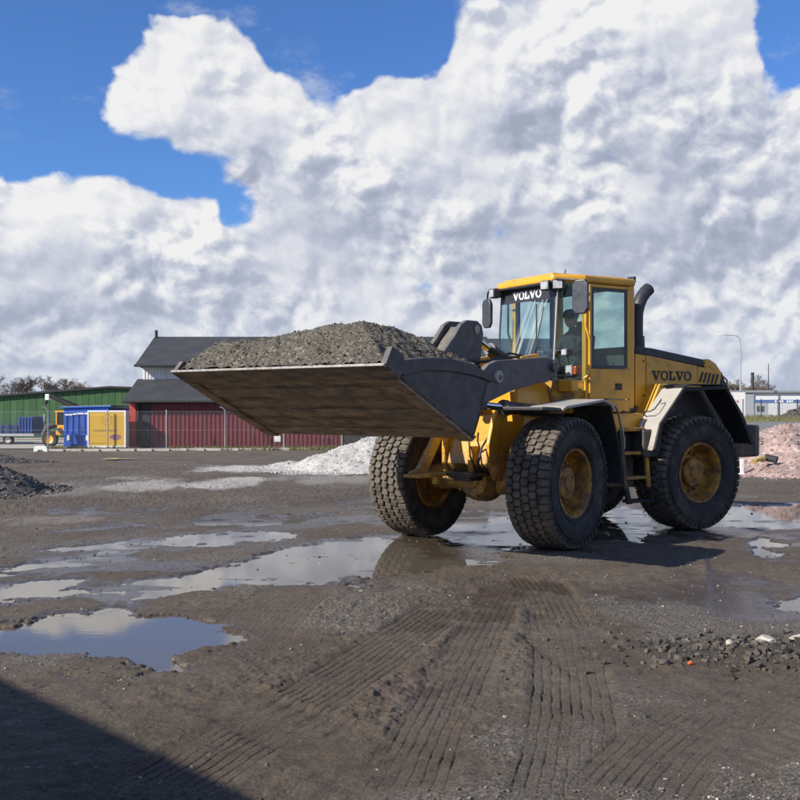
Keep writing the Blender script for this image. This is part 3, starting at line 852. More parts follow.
arms = empty('lift_arm_assembly', (0, 0, 0), 0, loader)
arm_poly = [(0.86, 2.20), (0.93, 2.31), (1.14, 2.335), (1.82, 2.285), (2.30, 2.25), (2.48, 2.20), (2.66, 2.08), (3.10, 1.86), (3.62, 1.70), (3.86, 1.64), (3.93, 1.52), (3.84, 1.41), (3.60, 1.40), (2.95, 1.56), (2.55, 1.74), (1.95, 1.90), (1.14, 2.03), (0.93, 2.08)]
for s in (-1, 1):
    y0, y1 = sorted((s * 0.52, s * 0.60))
    F(MB().prism(arm_poly, y0, y1), 'lift_arm', 'linkage_grey', arms, bevel=0.012)
    F(MB().lathe([(0.0, s * 0.635), (0.075, s * 0.635), (0.08, s * 0.60)], 20, (2.30, 0, 2.06)), 'pin_cap', 'fender_grey', arms, smooth=40)
    F(MB().lathe([(0.0, s * 0.645), (0.03, s * 0.645), (0.035, s * 0.63)], 12, (2.285, 0, 2.05)), 'pin_bolt', 'linkage_grey', arms, smooth=40)
    F(MB().lathe([(0.0, s * 0.64), (0.065, s * 0.64), (0.07, s * 0.59)], 16, (0.98, 0, 2.22)), 'pivot_cap', 'linkage_grey', arms, smooth=40)
    # lift cylinder
    F(MB().tube([(0.55, s * 0.47, 1.62), (1.95, s * 0.47, 1.70)], 0.075, 20).tube([(1.90, s * 0.47, 1.698), (1.97, s * 0.47, 1.702)], 0.09, 20), 'lift_cylinder', 'black_plastic', arms, smooth=40)
    F(MB().tube([(1.95, s * 0.47, 1.70), (2.45, s * 0.47, 1.73)], 0.04, 16), 'piston_rod', 'chrome', arms, smooth=40)
    F(MB().box(2.38, 2.56, s * 0.47 - 0.05, s * 0.47 + 0.05, 1.66, 1.82), 'rod_eye', 'linkage_grey', arms, bevel=0.02)
F(MB().tube([(2.30, -0.52, 2.06), (2.30, 0.52, 2.06)], 0.105, 24), 'cross_tube', 'linkage_grey', arms, smooth=40)
crank = [(1.92, 2.60), (1.95, 2.71), (2.05, 2.76), (2.28, 2.755), (2.40, 2.70), (2.55, 2.54), (2.76, 2.36), (2.74, 2.26), (2.60, 2.14), (2.50, 1.92), (2.30, 1.86), (2.12, 1.92), (2.0, 2.20)]
for s in (-1, 1):
    y0, y1 = sorted((s * 0.09, s * 0.16))
    F(MB().prism(crank, y0, y1), 'bell_crank', 'linkage_grey', arms, bevel=0.018)
F(MB().prism([(1.97, 2.55), (2.02, 2.66), (2.30, 2.68), (2.50, 2.50), (2.66, 2.33), (2.45, 2.0), (2.15, 2.0)], -0.088, 0.088), 'crank_web', 'linkage_grey', arms, bevel=0.01)
F(MB().tube([(2.08, -0.17, 2.65), (2.08, 0.17, 2.65)], 0.055, 16), 'crank_pin', 'worn_steel', arms, smooth=40)
F(MB().tube([(2.66, -0.17, 2.30), (2.66, 0.17, 2.30)], 0.05, 16), 'crank_pin', 'worn_steel', arms, smooth=40)
F(MB().prism([(2.60, 2.34), (2.70, 2.37), (3.62, 2.04), (3.66, 1.95), (3.55, 1.93), (2.62, 2.24)], -0.06, 0.06), 'tilt_link', 'linkage_grey', arms, bevel=0.015)
F(MB().tube([(0.75, 0, 2.15), (1.55, 0, 2.44)], 0.085, 20), 'tilt_cylinder', 'black_plastic', arms, smooth=40)
F(MB().tube([(1.5, 0, 2.42), (2.08, 0, 2.65)], 0.045, 16), 'tilt_rod', 'chrome', arms, smooth=40)
for k, off in enumerate((-0.05, 0.0, 0.05)):
    F(MB().tube([(1.0, 0.25 + off, 2.35), (1.5, 0.28 + off, 2.38 - abs(off)), (2.0, 0.26 + off, 2.26), (2.28, 0.20 + off, 2.24)], 0.016, 6), 'hose', 'hose', arms, smooth=60)
F(MB().box(2.15, 2.30, -0.45, -0.32, 2.14, 2.30), 'valve_block', 'rim_paint', arms, bevel=0.01)

# --- bucket
bk = empty('bucket', (0, 0, 0), 0, loader)
BW = 1.42
F(MB().strip([(3.72, 2.03), (3.80, 1.86), (3.92, 1.60), (3.985, 1.46), (4.06, 1.395), (4.25, 1.478), (4.80, 1.745), (5.34, 2.012)], -BW, BW, 0.045), 'bowl', 'bucket_floor', bk, smooth=25)
F(MB().prism([(5.25, 1.952), (5.46, 2.062), (5.448, 2.078), (5.23, 1.99)], -BW - 0.03, BW + 0.03), 'cutting_edge', 'bucket_floor', bk, bevel=0.003)
F(MB().prism([(5.435, 2.052), (5.475, 2.070), (5.462, 2.094), (5.43, 2.080)], -BW - 0.032, BW + 0.032), 'lip_edge', 'worn_steel', bk, bevel=0.003)
dvec = Vector((1.28, 0.623)).normalized(); nvec = Vector((dvec.y, -dvec.x))
for i in range(6):                                      # wear plates and welds across the underside
    t0 = 0.05 + i * 0.235; t1 = t0 + (0.17 if i % 2 == 0 else 0.125)
    a = Vector((4.06, 1.395)) + dvec * t0; b = Vector((4.06, 1.395)) + dvec * t1; th = 0.018 if i % 2 == 0 else 0.010
    F(MB().prism([tuple(a - nvec * 0.004), tuple(b - nvec * 0.004), tuple(b + nvec * th), tuple(a + nvec * th)], -BW + 0.02 + 0.03 * (i % 3), BW - 0.02 - 0.02 * (i % 2)), 'wear_plate', 'wear_plate', bk, bevel=0.004)
for s in (-1, 1):
    y0, y1 = sorted((s * (BW - 0.035), s * BW))
    side = [(3.75, 1.985), (3.83, 1.78), (3.93, 1.56), (4.0, 1.43), (4.06, 1.40), (5.20, 1.955), (5.25, 2.02), (5.13, 2.075), (4.83, 2.10), (4.47, 2.11), (4.08, 2.075)]
    F(MB().prism(side, y0, y1), 'side_plate', 'bucket_side', bk, bevel=0.004)
    y0, y1 = sorted((s * (BW - 0.05), s * (BW + 0.022)))
    rimp = [(3.70, 1.955), (3.90, 1.995), (4.10, 2.020), (4.34, 2.040), (4.60, 2.048), (4.85, 2.040), (5.17, 1.985), (5.20, 2.11), (5.13, 2.135), (4.83, 2.165), (4.47, 2.172), (4.08, 2.135), (3.85, 2.065), (3.70, 2.02)]
    F(MB().prism(rimp, y0, y1), 'side_rim', 'bucket_side', bk, bevel=0.008)
    y0, y1 = sorted((s * (BW - 0.03), s * (BW + 0.035)))
    F(MB().prism([(5.45, 2.075), (5.35, 2.245 if s > 0 else 2.19), (5.18, 2.165), (5.19, 2.0), (5.27, 1.975)], y0, y1), 'corner_guard', 'bucket_side', bk, bevel=0.006)
    F(MB().strip([(4.00, 1.425), (4.06, 1.385), (4.6, 1.648), (5.24, 1.962)], *sorted((s * (BW - 0.14), s * (BW + 0.015))), -0.022), 'edge_plate', 'wear_plate', bk, bevel=0.004)
    F(MB().prism([(3.50, 1.40), (3.98, 1.45), (3.86, 1.72), (3.70, 1.90), (3.58, 1.74)], *sorted((s * 0.40, s * 0.46))), 'hinge_ear', 'bucket_side', bk, bevel=0.01)
F(MB().prism([(-1.40, 2.0), (-0.85, 2.0), (-0.70, 2.06), (0.70, 2.06), (0.85, 2.0), (1.40, 2.0), (1.40, 1.94), (-1.40, 1.94)], 3.70, 3.735, 'x'), 'spill_guard', 'bucket_side', bk, bevel=0.006)

# --- front fenders
for s in (-1, 1):
    fd = empty('front_fender', (0, 0, 0), 0, loader)
    y0, y1 = sorted((s * 0.80, s * 1.33))
    F(MB().strip([(2.02, 1.65), (1.94, 1.68), (1.4, 1.725), (0.98, 1.765), (0.80, 1.72), (0.72, 1.65)], y0, y1, -0.035), 'top_panel', 'fender_grey', fd, bevel=0.01)
    F(MB().strip([(2.45, 1.665), (2.2, 1.66), (2.03, 1.65)], *sorted((s * 0.60, s * 1.30)), -0.04), 'front_bracket', 'black_plastic', fd, bevel=0.008)
    F(MB().strip([(0.82, 1.70), (0.70, 1.45), (0.58, 1.18), (0.52, 0.95), (0.50, 0.72)], y0, y1, -0.03), 'mudflap', 'black_rubber', fd, bevel=0.006)
    F(MB().box(0.9, 1.0, *sorted((s * 0.36, s * 0.85)), 1.62, 1.70), 'fender_bracket', 'yellow_worn', fd, bevel=0.008)

# --- rear frame and engine body
def B(mb, name, mt, parent=None, **kw):
    return mb.build(name, MAT[mt], parent or loader, **kw)
rf = empty('rear_frame', (0, 0, 0), 0, loader)
B(MB().prism([(0.15, 0.70), (0.15, 1.18), (-0.5, 1.50), (-2.75, 1.50), (-2.75, 0.95), (-1.0, 0.62)], -0.44, 0.44), 'chassis', 'yellow_worn', rf, bevel=0.015)
B(MB().tube([(-0.12, 0, 0.60), (-0.12, 0, 1.55)], 0.11, 20), 'articulation_pin', 'linkage_grey', rf, smooth=40)
axle(None, -WX, rf, B)
for s in (-1, 1):
    B(MB().prism([(-0.10, 1.60), (-0.98, 1.62), (-1.20, 2.02), (-1.36, 2.02), (-1.10, 1.55), (-0.72, 1.20), (-0.10, 1.42)], *sorted((s * 0.44, s * 0.92))), 'tank_cover', 'yellow_paint', rf, bevel=0.012)
    B(MB().strip([(-0.62, 1.66), (-0.80, 1.60), (-0.88, 1.72)], *sorted((s * 0.72, s * 0.80)), 0.05), 'cab_mount', 'black_plastic', rf, bevel=0.01)
    B(MB().box(-0.95, -0.60, *sorted((s * 0.92, s * 1.20)), 1.02, 1.40), 'battery_box', 'counterweight', rf, bevel=0.03)
    B(MB().prism([(-0.72, 1.10), (-0.82, 1.45), (-1.25, 1.92), (-2.10, 1.965), (-2.60, 1.94), (-2.74, 1.60), (-2.74, 0.98), (-0.72, 0.95)], *sorted((s * 0.86, s * 0.89))), 'arch_shade_panel', 'black_plastic', rf)  # black sheet added to stand for the shade between hood and wheel
    # fender over the rear wheel
    fe = empty('rear_fender', (0, 0, 0), 0, loader)
    y0, y1 = sorted((s * 0.93, s * 1.35))
    B(MB().strip([(-0.665, 1.12), (-0.785, 1.48), (-1.22, 1.945), (-1.28, 1.975)], y0, y1, 0.03), 'front_panel', 'fender_grey', fe, bevel=0.010)
    B(MB().strip([(-1.22, 1.99), (-1.35, 2.012), (-1.98, 2.02), (-2.08, 2.00)], y0 - 0.004, y1 + 0.008, 0.02), 'tread_cap', 'black_rubber', fe, bevel=0.008)
    B(MB().strip([(-1.26, 1.965), (-2.06, 1.985), (-2.42, 1.56), (-2.62, 1.18)], y0, y1, 0.028), 'rear_panel', 'black_plastic', fe, bevel=0.008)
    B(MB().strip([(-0.685, 1.10), (-0.80, 1.45), (-1.23, 1.91), (-2.04, 1.945), (-2.38, 1.54), (-2.59, 1.15)], *sorted((s * 1.32, s * 1.352)), -0.055), 'edge_lip', 'black_rubber', fe, bevel=0.005)
    B(MB().tube([(-0.86, s * 1.0, 1.57), (-0.80, s * 1.0, 1.60), (-0.78, s * 1.02, 1.63), (-0.78, s * 1.14, 1.64), (-0.82, s * 1.18, 1.67), (-0.94, s * 1.18, 1.78), (-0.97, s * 1.16, 1.80), (-1.0, s * 1.10, 1.76)], 0.009, 8), 'grab_handle', 'black_plastic', fe, smooth=60)

hd = empty('engine_hood', (0, 0, 0), 0, loader)
HW = 0.72
top_at = lambda x: 2.535 + (x + 0.95) * 0.115
for s in (-1, 1):
    y0, y1 = sorted((s * (HW - 0.04), s * HW))
    B(MB().prism([(-0.93, 1.60), (-0.93, 2.44), (-1.135, 2.42), (-1.135, 1.60)], y0, y1), 'front_side_panel', 'yellow_paint', hd, bevel=0.006)
    B(MB().prism([(-1.150, 1.60), (-1.150, 2.425), (-2.185, 2.295), (-2.185, 1.60)], y0, y1), 'side_panel', 'yellow_paint', hd, bevel=0.006)
    rear = [(-2.20, 1.50), (-2.20, 2.292), (-2.35, 2.272), (-2.42, 2.30), (-2.60, 2.22), (-2.74, 2.02), (-2.80, 1.80), (-2.82, 1.50)]
    B(MB().prism(rear, y0, y1), 'rear_side_panel', 'yellow_paint', hd, bevel=0.012)
    for j in range(5):                           # slanted louvres
        x = -2.215 - j * 0.082; z = 2.135 - j * 0.008
        B(MB().prism([(x, z - 0.075), (x - 0.045, z - 0.075), (x - 0.105, z + 0.075), (x - 0.06, z + 0.075)], *sorted((s * (HW - 0.006), s * (HW + 0.006)))), 'louvre', 'decal_black', hd)
    for zz in (2.34, 1.86):
        B(MB().lathe([(0.014, s * HW), (0.014, s * (HW + 0.008)), (0.0, s * (HW + 0.008))], 8, (-1.09, 0, zz)), 'latch', 'decal_black', hd)
B(MB().prism([(-0.93, 2.43), (-0.93, 2.55), (-1.3, 2.525), (-2.33, 2.395), (-2.35, 2.275), (-2.18, 2.285)], -HW, HW), 'hood_top', 'black_plastic', hd, bevel=0.03, segs=3)
B(MB().prism([(-2.34, 2.27), (-2.36, 2.40), (-2.46, 2.40), (-2.60, 2.335), (-2.72, 2.20), (-2.80, 2.02), (-2.72, 2.0), (-2.60, 2.18), (-2.45, 2.27)], -HW - 0.004, HW + 0.004), 'rear_cap', 'yellow_paint', hd, bevel=0.025, segs=3)
B(MB().prism([(-2.55, 1.50), (-2.70, 1.98), (-2.83, 1.98), (-2.85, 1.50)], -HW + 0.10, HW - 0.10), 'grille_block', 'black_plastic', hd, bevel=0.01)
for j in range(9):
    B(MB().box(-2.862, -2.83, -0.58, 0.58, 1.53 + j * 0.05, 1.55 + j * 0.05), 'grille_slat', 'decal_black', hd)
for s in (-1, 1):
    B(MB().prism([(-2.60, 1.55), (-2.70, 2.22), (-2.79, 2.06), (-2.86, 1.85), (-2.87, 1.55)], *sorted((s * (HW - 0.09), s * (HW + 0.010)))), 'rear_lamp_housing', 'decal_black', hd, bevel=0.01)
    B(MB().lathe([(0.0, s * (HW + 0.028)), (0.07, s * (HW + 0.026)), (0.078, s * (HW + 0.008))], 20, (-2.755, 0, 1.90)), 'rear_lamp', 'lamp_lens', hd, smooth=40)
    B(MB().tube([(-2.90, s * 0.66, 1.42), (-2.90, s * 0.66, 2.10), (-2.82, s * 0.64, 2.16)], 0.016, 8), 'handrail', 'fender_grey', hd, smooth=50)
B(MB().tube([(-1.36, 0.33, 2.45), (-1.36, 0.33, 2.72)], [0.118, 0.108], 24).tube([(-1.36, 0.33, 2.70), (-1.36, 0.33, 2.95), (-1.365, 0.33, 3.06), (-1.395, 0.33, 3.17), (-1.45, 0.33, 3.28), (-1.53, 0.33, 3.37), (-1.60, 0.33, 3.42)], [0.088, 0.088, 0.09, 0.092, 0.094, 0.094, 0.094], 24), 'exhaust_stack', 'exhaust_black', hd, smooth=50)
B(MB().tube([(-0.93, 0.68, 2.45), (-0.93, 0.68, 3.27), (-0.90, 0.68, 3.31), (-0.84, 0.68, 3.31)], 0.018, 10), 'handrail', 'yellow_paint', hd, smooth=50)
cw = B(MB().prism([(-2.62, -1.02), (-3.05, -1.06), (-3.24, -0.98), (-3.33, -0.70), (-3.36, 0), (-3.33, 0.70), (-3.24, 0.98), (-3.05, 1.06), (-2.62, 1.02)], 0.96, 1.43, 'z'), 'counterweight', 'counterweight', bevel=0.035, segs=3)
B(MB().prism([(-2.62, 0.80), (-2.55, 1.45), (-3.0, 1.50), (-3.1, 0.98), (-2.9, 0.82)], -0.75, 0.75), 'counterweight_core', 'counterweight', bevel=0.02)
B(MB().tube([(-3.30, 0.55, 1.30), (-3.42, 0.55, 1.32)], 0.035, 10), 'tow_hook', 'worn_steel', smooth=40)

# --- steps
st = empty('steps', (0, 0, 0), 0, loader)
for s in (1, -1):
    B(MB().box(-0.70, 0.0, *sorted((s * 0.70, s * 1.14)), 1.375, 1.42), 'platform', 'yellow_worn', st, bevel=0.008)
    for z, x0, x1 in ((1.085, -0.30, -0.70), (0.755, -0.34, -0.78), (0.44, -0.42, -0.86)):
        B(MB().box(x1, x0, *sorted((s * 0.98, s * 1.15)), z - 0.02, z + 0.02), 'tread', 'yellow_worn' if z > 0.6 else 'black_rubber', st, bevel=0.005)
    B(MB().prism([(-0.70, 1.40), (-0.64, 1.40), (-0.73, 0.62), (-0.79, 0.62)], *sorted((s * 1.11, s * 1.155))), 'side_rail', 'yellow_worn', st, bevel=0.006)
    B(MB().prism([(-0.26, 1.40), (-0.20, 1.40), (-0.30, 0.62), (-0.36, 0.62)], *sorted((s * 1.11, s * 1.155))), 'side_rail', 'counterweight', st, bevel=0.006)
    B(MB().prism([(-0.80, 0.66), (-0.74, 0.66), (-0.82, 0.41), (-0.88, 0.41)], *sorted((s * 1.11, s * 1.15))), 'rubber_strap', 'black_rubber', st, bevel=0.004)
    B(MB().prism([(-0.37, 0.66), (-0.30, 0.66), (-0.36, 0.41), (-0.44, 0.41)], *sorted((s * 1.11, s * 1.15))), 'rubber_strap', 'black_rubber', st, bevel=0.004)
    B(MB().box(-0.68, -0.02, *sorted((s * 0.62, s * 0.95)), 0.62, 1.36), 'hydraulic_tank', 'counterweight', st, bevel=0.03)
    B(MB().tube([(-0.055, s * 1.13, 1.42), (-0.06, s * 1.13, 1.66), (-0.09, s * 1.13, 1.71), (-0.15, s * 1.13, 1.71), (-0.19, s * 1.13, 1.66), (-0.30, s * 1.14, 1.28), (-0.30, s * 1.14, 1.15), (-0.27, s * 1.14, 1.12)], 0.016, 8), 'grab_rail', 'worn_steel', st, smooth=50)

# --- cab
cab = empty('cab', (0, 0, 0), 0, loader)
FW, CW, FXB, FXT = 0.60, 0.775, 0.46, 0.37           # front width, rear width, windscreen foot and head
Zr, Zs, Zf = 3.36, 2.26, 1.62                         # roof underside, glass sill, cab foot
B(MB().prism([(0.47, -0.60), (0.47, 0.60), (0.06, 0.79), (-0.88, 0.79), (-0.88, -0.79), (0.06, -0.79)], Zr, Zr + 0.105, 'z'), 'roof', 'yellow_paint', cab, bevel=0.035, segs=4)
B(MB().prism([(0.40, -0.52), (0.40, 0.52), (-0.80, 0.66), (-0.80, -0.66)], Zr + 0.10, Zr + 0.135, 'z'), 'roof_panel', 'yellow_paint', cab, bevel=0.02)
B(MB().prism([(0.50, -0.63), (0.50, 0.63), (0.40, 0.66), (0.40, -0.66)], Zr - 0.02, Zr + 0.01, 'z'), 'visor', 'black_plastic', cab, bevel=0.01)
B(MB().prism([(0.43, -0.60), (0.43, 0.60), (0.02, 0.785), (-0.86, 0.785), (-0.86, -0.785), (0.02, -0.785)], Zf, Zf + 0.06, 'z'), 'floor', 'black_plastic', cab, bevel=0.01)
# windscreen with the dark sun band along its top
def quad(name, pts, m, th=0.006, parent=cab, **kw):
    p = [Vector(q) for q in pts]
    nrm = (p[1] - p[0]).cross(p[3] - p[0]).normalized() * th
    return B(MB().add(p + [q + nrm for q in p], [(0, 1, 2, 3), (7, 6, 5, 4), (0, 4, 5, 1), (1, 5, 6, 2), (2, 6, 7, 3), (3, 7, 4, 0)]), name, m, parent, **kw)
fx = lambda z: FXB + (FXT - FXB) * (z - Zs) / (Zr - Zs)
zb = 3.155
quad('windscreen', [(fx(2.05), -FW, 2.05), (fx(2.05), FW, 2.05), (fx(zb), FW, zb), (fx(zb), -FW, zb)], 'windshield_glass')
quad('sun_band', [(fx(zb) + 0.003, -FW, zb), (fx(zb) + 0.003, FW, zb), (FXT + 0.003, FW, Zr), (FXT + 0.003, -FW, Zr)], 'decal_black_flat')
for s in (-1, 1):
    # corner pane between windscreen and door
    quad('corner_window', [(FXB - 0.02, s * FW, 2.05), (0.035, s * CW, 2.05), (0.035, s * CW, Zr), (FXT - 0.02, s * FW, Zr)], 'cab_glass')
    B(MB().tube([(FXB + 0.004, s * FW, 2.03), (FXT + 0.004, s * FW, Zr)], 0.014, 8), 'screen_seal', 'fender_grey' if s > 0 else 'black_plastic', cab, smooth=50)
    # pillars
    B(MB().box(-0.005, 0.05, *sorted((s * (CW - 0.07), s * CW)), Zf, Zr), 'front_pillar', 'yellow_paint', cab, bevel=0.01)
    B(MB().box(-0.86, -0.765, *sorted((s * (CW - 0.09), s * CW)), Zf, Zr), 'rear_pillar', 'yellow_paint', cab, bevel=0.012)
    # door: lower panel, frame, seal, pane
    y0, y1 = sorted((s * (CW - 0.02), s * (CW + 0.018)))
    B(MB().box(-0.755, -0.012, y0, y1, Zf + 0.19, 2.215), 'door_panel', 'yellow_paint', cab, bevel=0.012)
    B(MB().box(-0.755, -0.012, y0, y1, Zf + 0.01, Zf + 0.175), 'sill_panel', 'yellow_paint', cab, bevel=0.01)
    fr = MB()
    for a in ((-0.755, -0.012, 3.305, 3.345), (-0.755, -0.712, 2.22, 3.304), (-0.052, -0.012, 2.22, 3.304)):
        fr.box(a[0], a[1], y0, y1, a[2], a[3])
    B(fr, 'door_frame', 'yellow_paint', cab, bevel=0.008)
    se = MB(); ys = sorted((s * (CW - 0.008), s * (CW + 0.010)))
    for a in ((-0.711, -0.053, 3.262, 3.304), (-0.711, -0.053, 2.22, 2.262), (-0.711, -0.668, 2.263, 3.261), (-0.096, -0.053, 2.263, 3.261)):
        se.box(a[0], a[1], *ys, a[2], a[3])
    B(se, 'door_seal', 'linkage_grey', cab, bevel=0.006)
    B(MB().box(-0.668, -0.096, *sorted((s * (CW - 0.002), s * (CW + 0.004))), 2.263, 3.261), 'door_window', 'cab_glass', cab)
    B(MB().box(-0.60, -0.48, *sorted((s * (CW + 0.016), s * (CW + 0.030))), 1.93, 2.02), 'door_handle', 'decal_black', cab, bevel=0.01)
    # grab rail in front of the door
    yy = s * (CW + 0.05)
    B(MB().tube([(0.06, s * CW, 3.26), (0.085, yy, 3.22), (0.09, yy, 2.78), (0.05, yy, 2.68), (0.02, yy, 2.60), (0.02, yy, 2.20), (0.04, yy, 2.12), (0.07, s * CW, 2.08)], 0.017, 8), 'grab_rail', 'yellow_paint' if s > 0 else 'black_plastic', cab, smooth=50)
    # mirrors
    b = 1 if s > 0 else -1
    mx, my, mz = (0.32, 1.0, 3.13) if s > 0 else (0.42, -0.86, 3.05)
    B(MB().tube([(0.44, s * 0.55, Zr + 0.02), (0.50, s * 0.72, Zr + 0.02), (mx + 0.03, my * 0.97, Zr - 0.01), (mx + 0.02, my, Zr - 0.06), (mx + 0.01, my, mz - 0.05)], 0.014, 8), 'mirror_arm', 'black_plastic', cab, smooth=50)
    ang = R(20) if s > 0 else R(12)
    M = Matrix.Translation((mx, my, mz)) @ Matrix.Rotation(ang, 4, 'Z')
    hw_, hh = (0.115, 0.225) if s > 0 else (0.085, 0.21)
    oct_ = [(-hw_, -hh * .7), (-hw_ * .6, -hh), (hw_ * .6, -hh), (hw_, -hh * .7), (hw_, hh * .7), (hw_ * .6, hh), (-hw_ * .6, hh), (-hw_, hh * .7)]
    B(MB().prism(oct_, 0.0, 0.055, 'x'), 'mirror', 'mirror_back', cab, bevel=0.018, segs=3, m=M)
    B(MB().prism([(p[0] * 0.88, p[1] * 0.9) for p in oct_], -0.004, -0.0015, 'x'), 'mirror_glass', 'mirror_glass', cab, m=M)
    # work lights under the roof front
    for k, (lx, ly) in enumerate(((0.50, 0.52), (0.44, 0.69)) if s > 0 else ((0.51, 0.60),)):
        M = Matrix.Translation((lx, s * ly, Zr - 0.045)) @ Matrix.Rotation(s * R(10 + 25 * k), 4, 'Z')
        B(MB().box(-0.07, 0.05, -0.075, 0.075, -0.065, 0.065), 'work_light', 'black_plastic', cab, bevel=0.012, m=M)
        B(MB().box(0.05, 0.056, -0.06, 0.06, -0.052, 0.052), 'work_light_lens', 'lamp_lens', cab, m=M)
    B(MB().box(-0.93, -0.87, *sorted((s * 0.62, s * 0.74)), Zr + 0.06, Zr + 0.15), 'rear_work_light', 'black_plastic', cab, bevel=0.012)
    # headlamp cluster on its bracket
    B(MB().box(0.30, 0.42, *sorted((s * 0.66, s * 0.92)), 1.90, 2.06), 'headlamp_bracket', 'yellow_paint', cab, bevel=0.015)
    B(MB().box(0.33, 0.42, *sorted((s * 0.80, s * 0.94)), 2.085, 2.255), 'headlamp', 'black_plastic', cab, bevel=0.012)
    B(MB().box(0.42, 0.428, *sorted((s * 0.812, s * 0.928)), 2.10, 2.24), 'headlamp_lens', 'lamp_lens', cab)
    B(MB().box(0.32, 0.425, *sorted((s * 0.945, s * 1.0)), 2.12, 2.23), 'indicator', 'amber_lens', cab, bevel=0.012)
    B(MB().box(0.36, 0.46, *sorted((s * 0.76, s * 0.87)), 2.37, 2.46), 'spot_lamp', 'linkage_grey', cab, bevel=0.01)
    B(MB().box(0.46, 0.466, *sorted((s * 0.77, s * 0.86)), 2.38, 2.45), 'spot_lamp_lens', 'lamp_lens', cab)
    B(MB().tube([(0.38, s * 0.82, 2.25), (0.40, s * 0.82, 2.38)], 0.012, 6), 'lamp_stalk', 'black_plastic', cab)
# rear wall, rear window, nose under the windscreen
B(MB().box(-0.86, -0.82, -CW + 0.09, CW - 0.09, Zf, 2.50), 'rear_wall', 'interior', cab)
quad('rear_window', [(-0.84, -CW + 0.09, 2.50), (-0.84, CW - 0.09, 2.50), (-0.84, CW - 0.09, Zr), (-0.84, -CW + 0.09, Zr)], 'cab_glass')
B(MB().prism([(0.45, -0.58), (0.45, 0.58), (0.05, 0.755), (0.05, -0.755)], Zf + 0.06, 2.05, 'z'), 'nose', 'yellow_worn', cab, bevel=0.015)
B(MB().box(0.10, 0.46, -0.50, 0.50, 2.02, 2.14).box(0.16, 0.40, -0.40, 0.40, 2.12, 2.22), 'dashboard', 'interior', cab, bevel=0.03)
B(MB().prism([(0.44, -0.58), (0.44, 0.58), (-0.82, 0.70), (-0.82, -0.70)], Zr - 0.02, Zr + 0.005, 'z'), 'headliner', 'interior', cab)
B(MB().tube([(0.22, 0, 2.10), (0.06, 0, 2.38)], 0.035, 10), 'steering_column', 'interior', cab, smooth=50)
sw = MB(); ring = []
for j in range(33):
    a = 2 * math.pi * j / 32; ring.append((0.05 + 0.12 * math.sin(a), 0.2 * math.cos(a), 2.40 + 0.15 * math.sin(a)))
sw.tube(ring, 0.014, 8, caps=False)
for a in (0.5, 2.6, 4.7):
    sw.tube([(0.05, 0, 2.40), (0.05 + 0.12 * math.sin(a), 0.2 * math.cos(a), 2.40 + 0.15 * math.sin(a))], 0.011, 6)
B(sw, 'steering_wheel', 'interior', cab, smooth=50)
B(MB().box(-0.62, -0.16, -0.26, 0.26, 1.98, 2.12).box(-0.50, -0.25, -0.18, 0.18, 1.68, 1.98), 'seat_cushion', 'seat_cloth', cab, bevel=0.04, segs=3)
B(MB().prism([(-0.58, 2.10), (-0.46, 2.12), (-0.56, 2.72), (-0.66, 2.72)], -0.25, 0.25), 'seat_back', 'seat_cloth', cab, bevel=0.05, segs=3)
B(MB().box(-0.68, -0.58, -0.13, 0.13, 2.74, 2.93), 'headrest', 'seat_cloth', cab, bevel=0.04, segs=3)
for s in (-1, 1): B(MB().box(-0.52, -0.12, *sorted((s * 0.29, s * 0.37)), 2.28, 2.33), 'armrest', 'seat_cloth', cab, bevel=0.02)
B(MB().tube([(FXB + 0.02, 0.10, 2.10), (fx(2.5) + 0.025, 0.26, 2.50), (fx(3.05) + 0.02, 0.36, 3.05)], 0.008, 6), 'wiper_arm', 'black_plastic', cab)
B(MB().box(fx(2.8) + 0.012, fx(2.8) + 0.022, 0.22, 0.235, 2.48, 3.10), 'wiper_blade', 'black_plastic', cab)
B(MB().tube([(0.05, 0.35, Zr + 0.12), (0.02, 0.35, Zr + 0.22)], 0.01, 6), 'antenna', 'black_plastic', cab)
for k in range(3):
    B(MB().tube([(0.46, 0.20 + 0.06 * k, 2.03), (0.58, 0.24 + 0.05 * k, 2.18 - 0.03 * k), (0.62, 0.34, 2.02), (0.55, 0.36, 1.80)], 0.016, 6), 'hose', 'hose', cab, smooth=60)

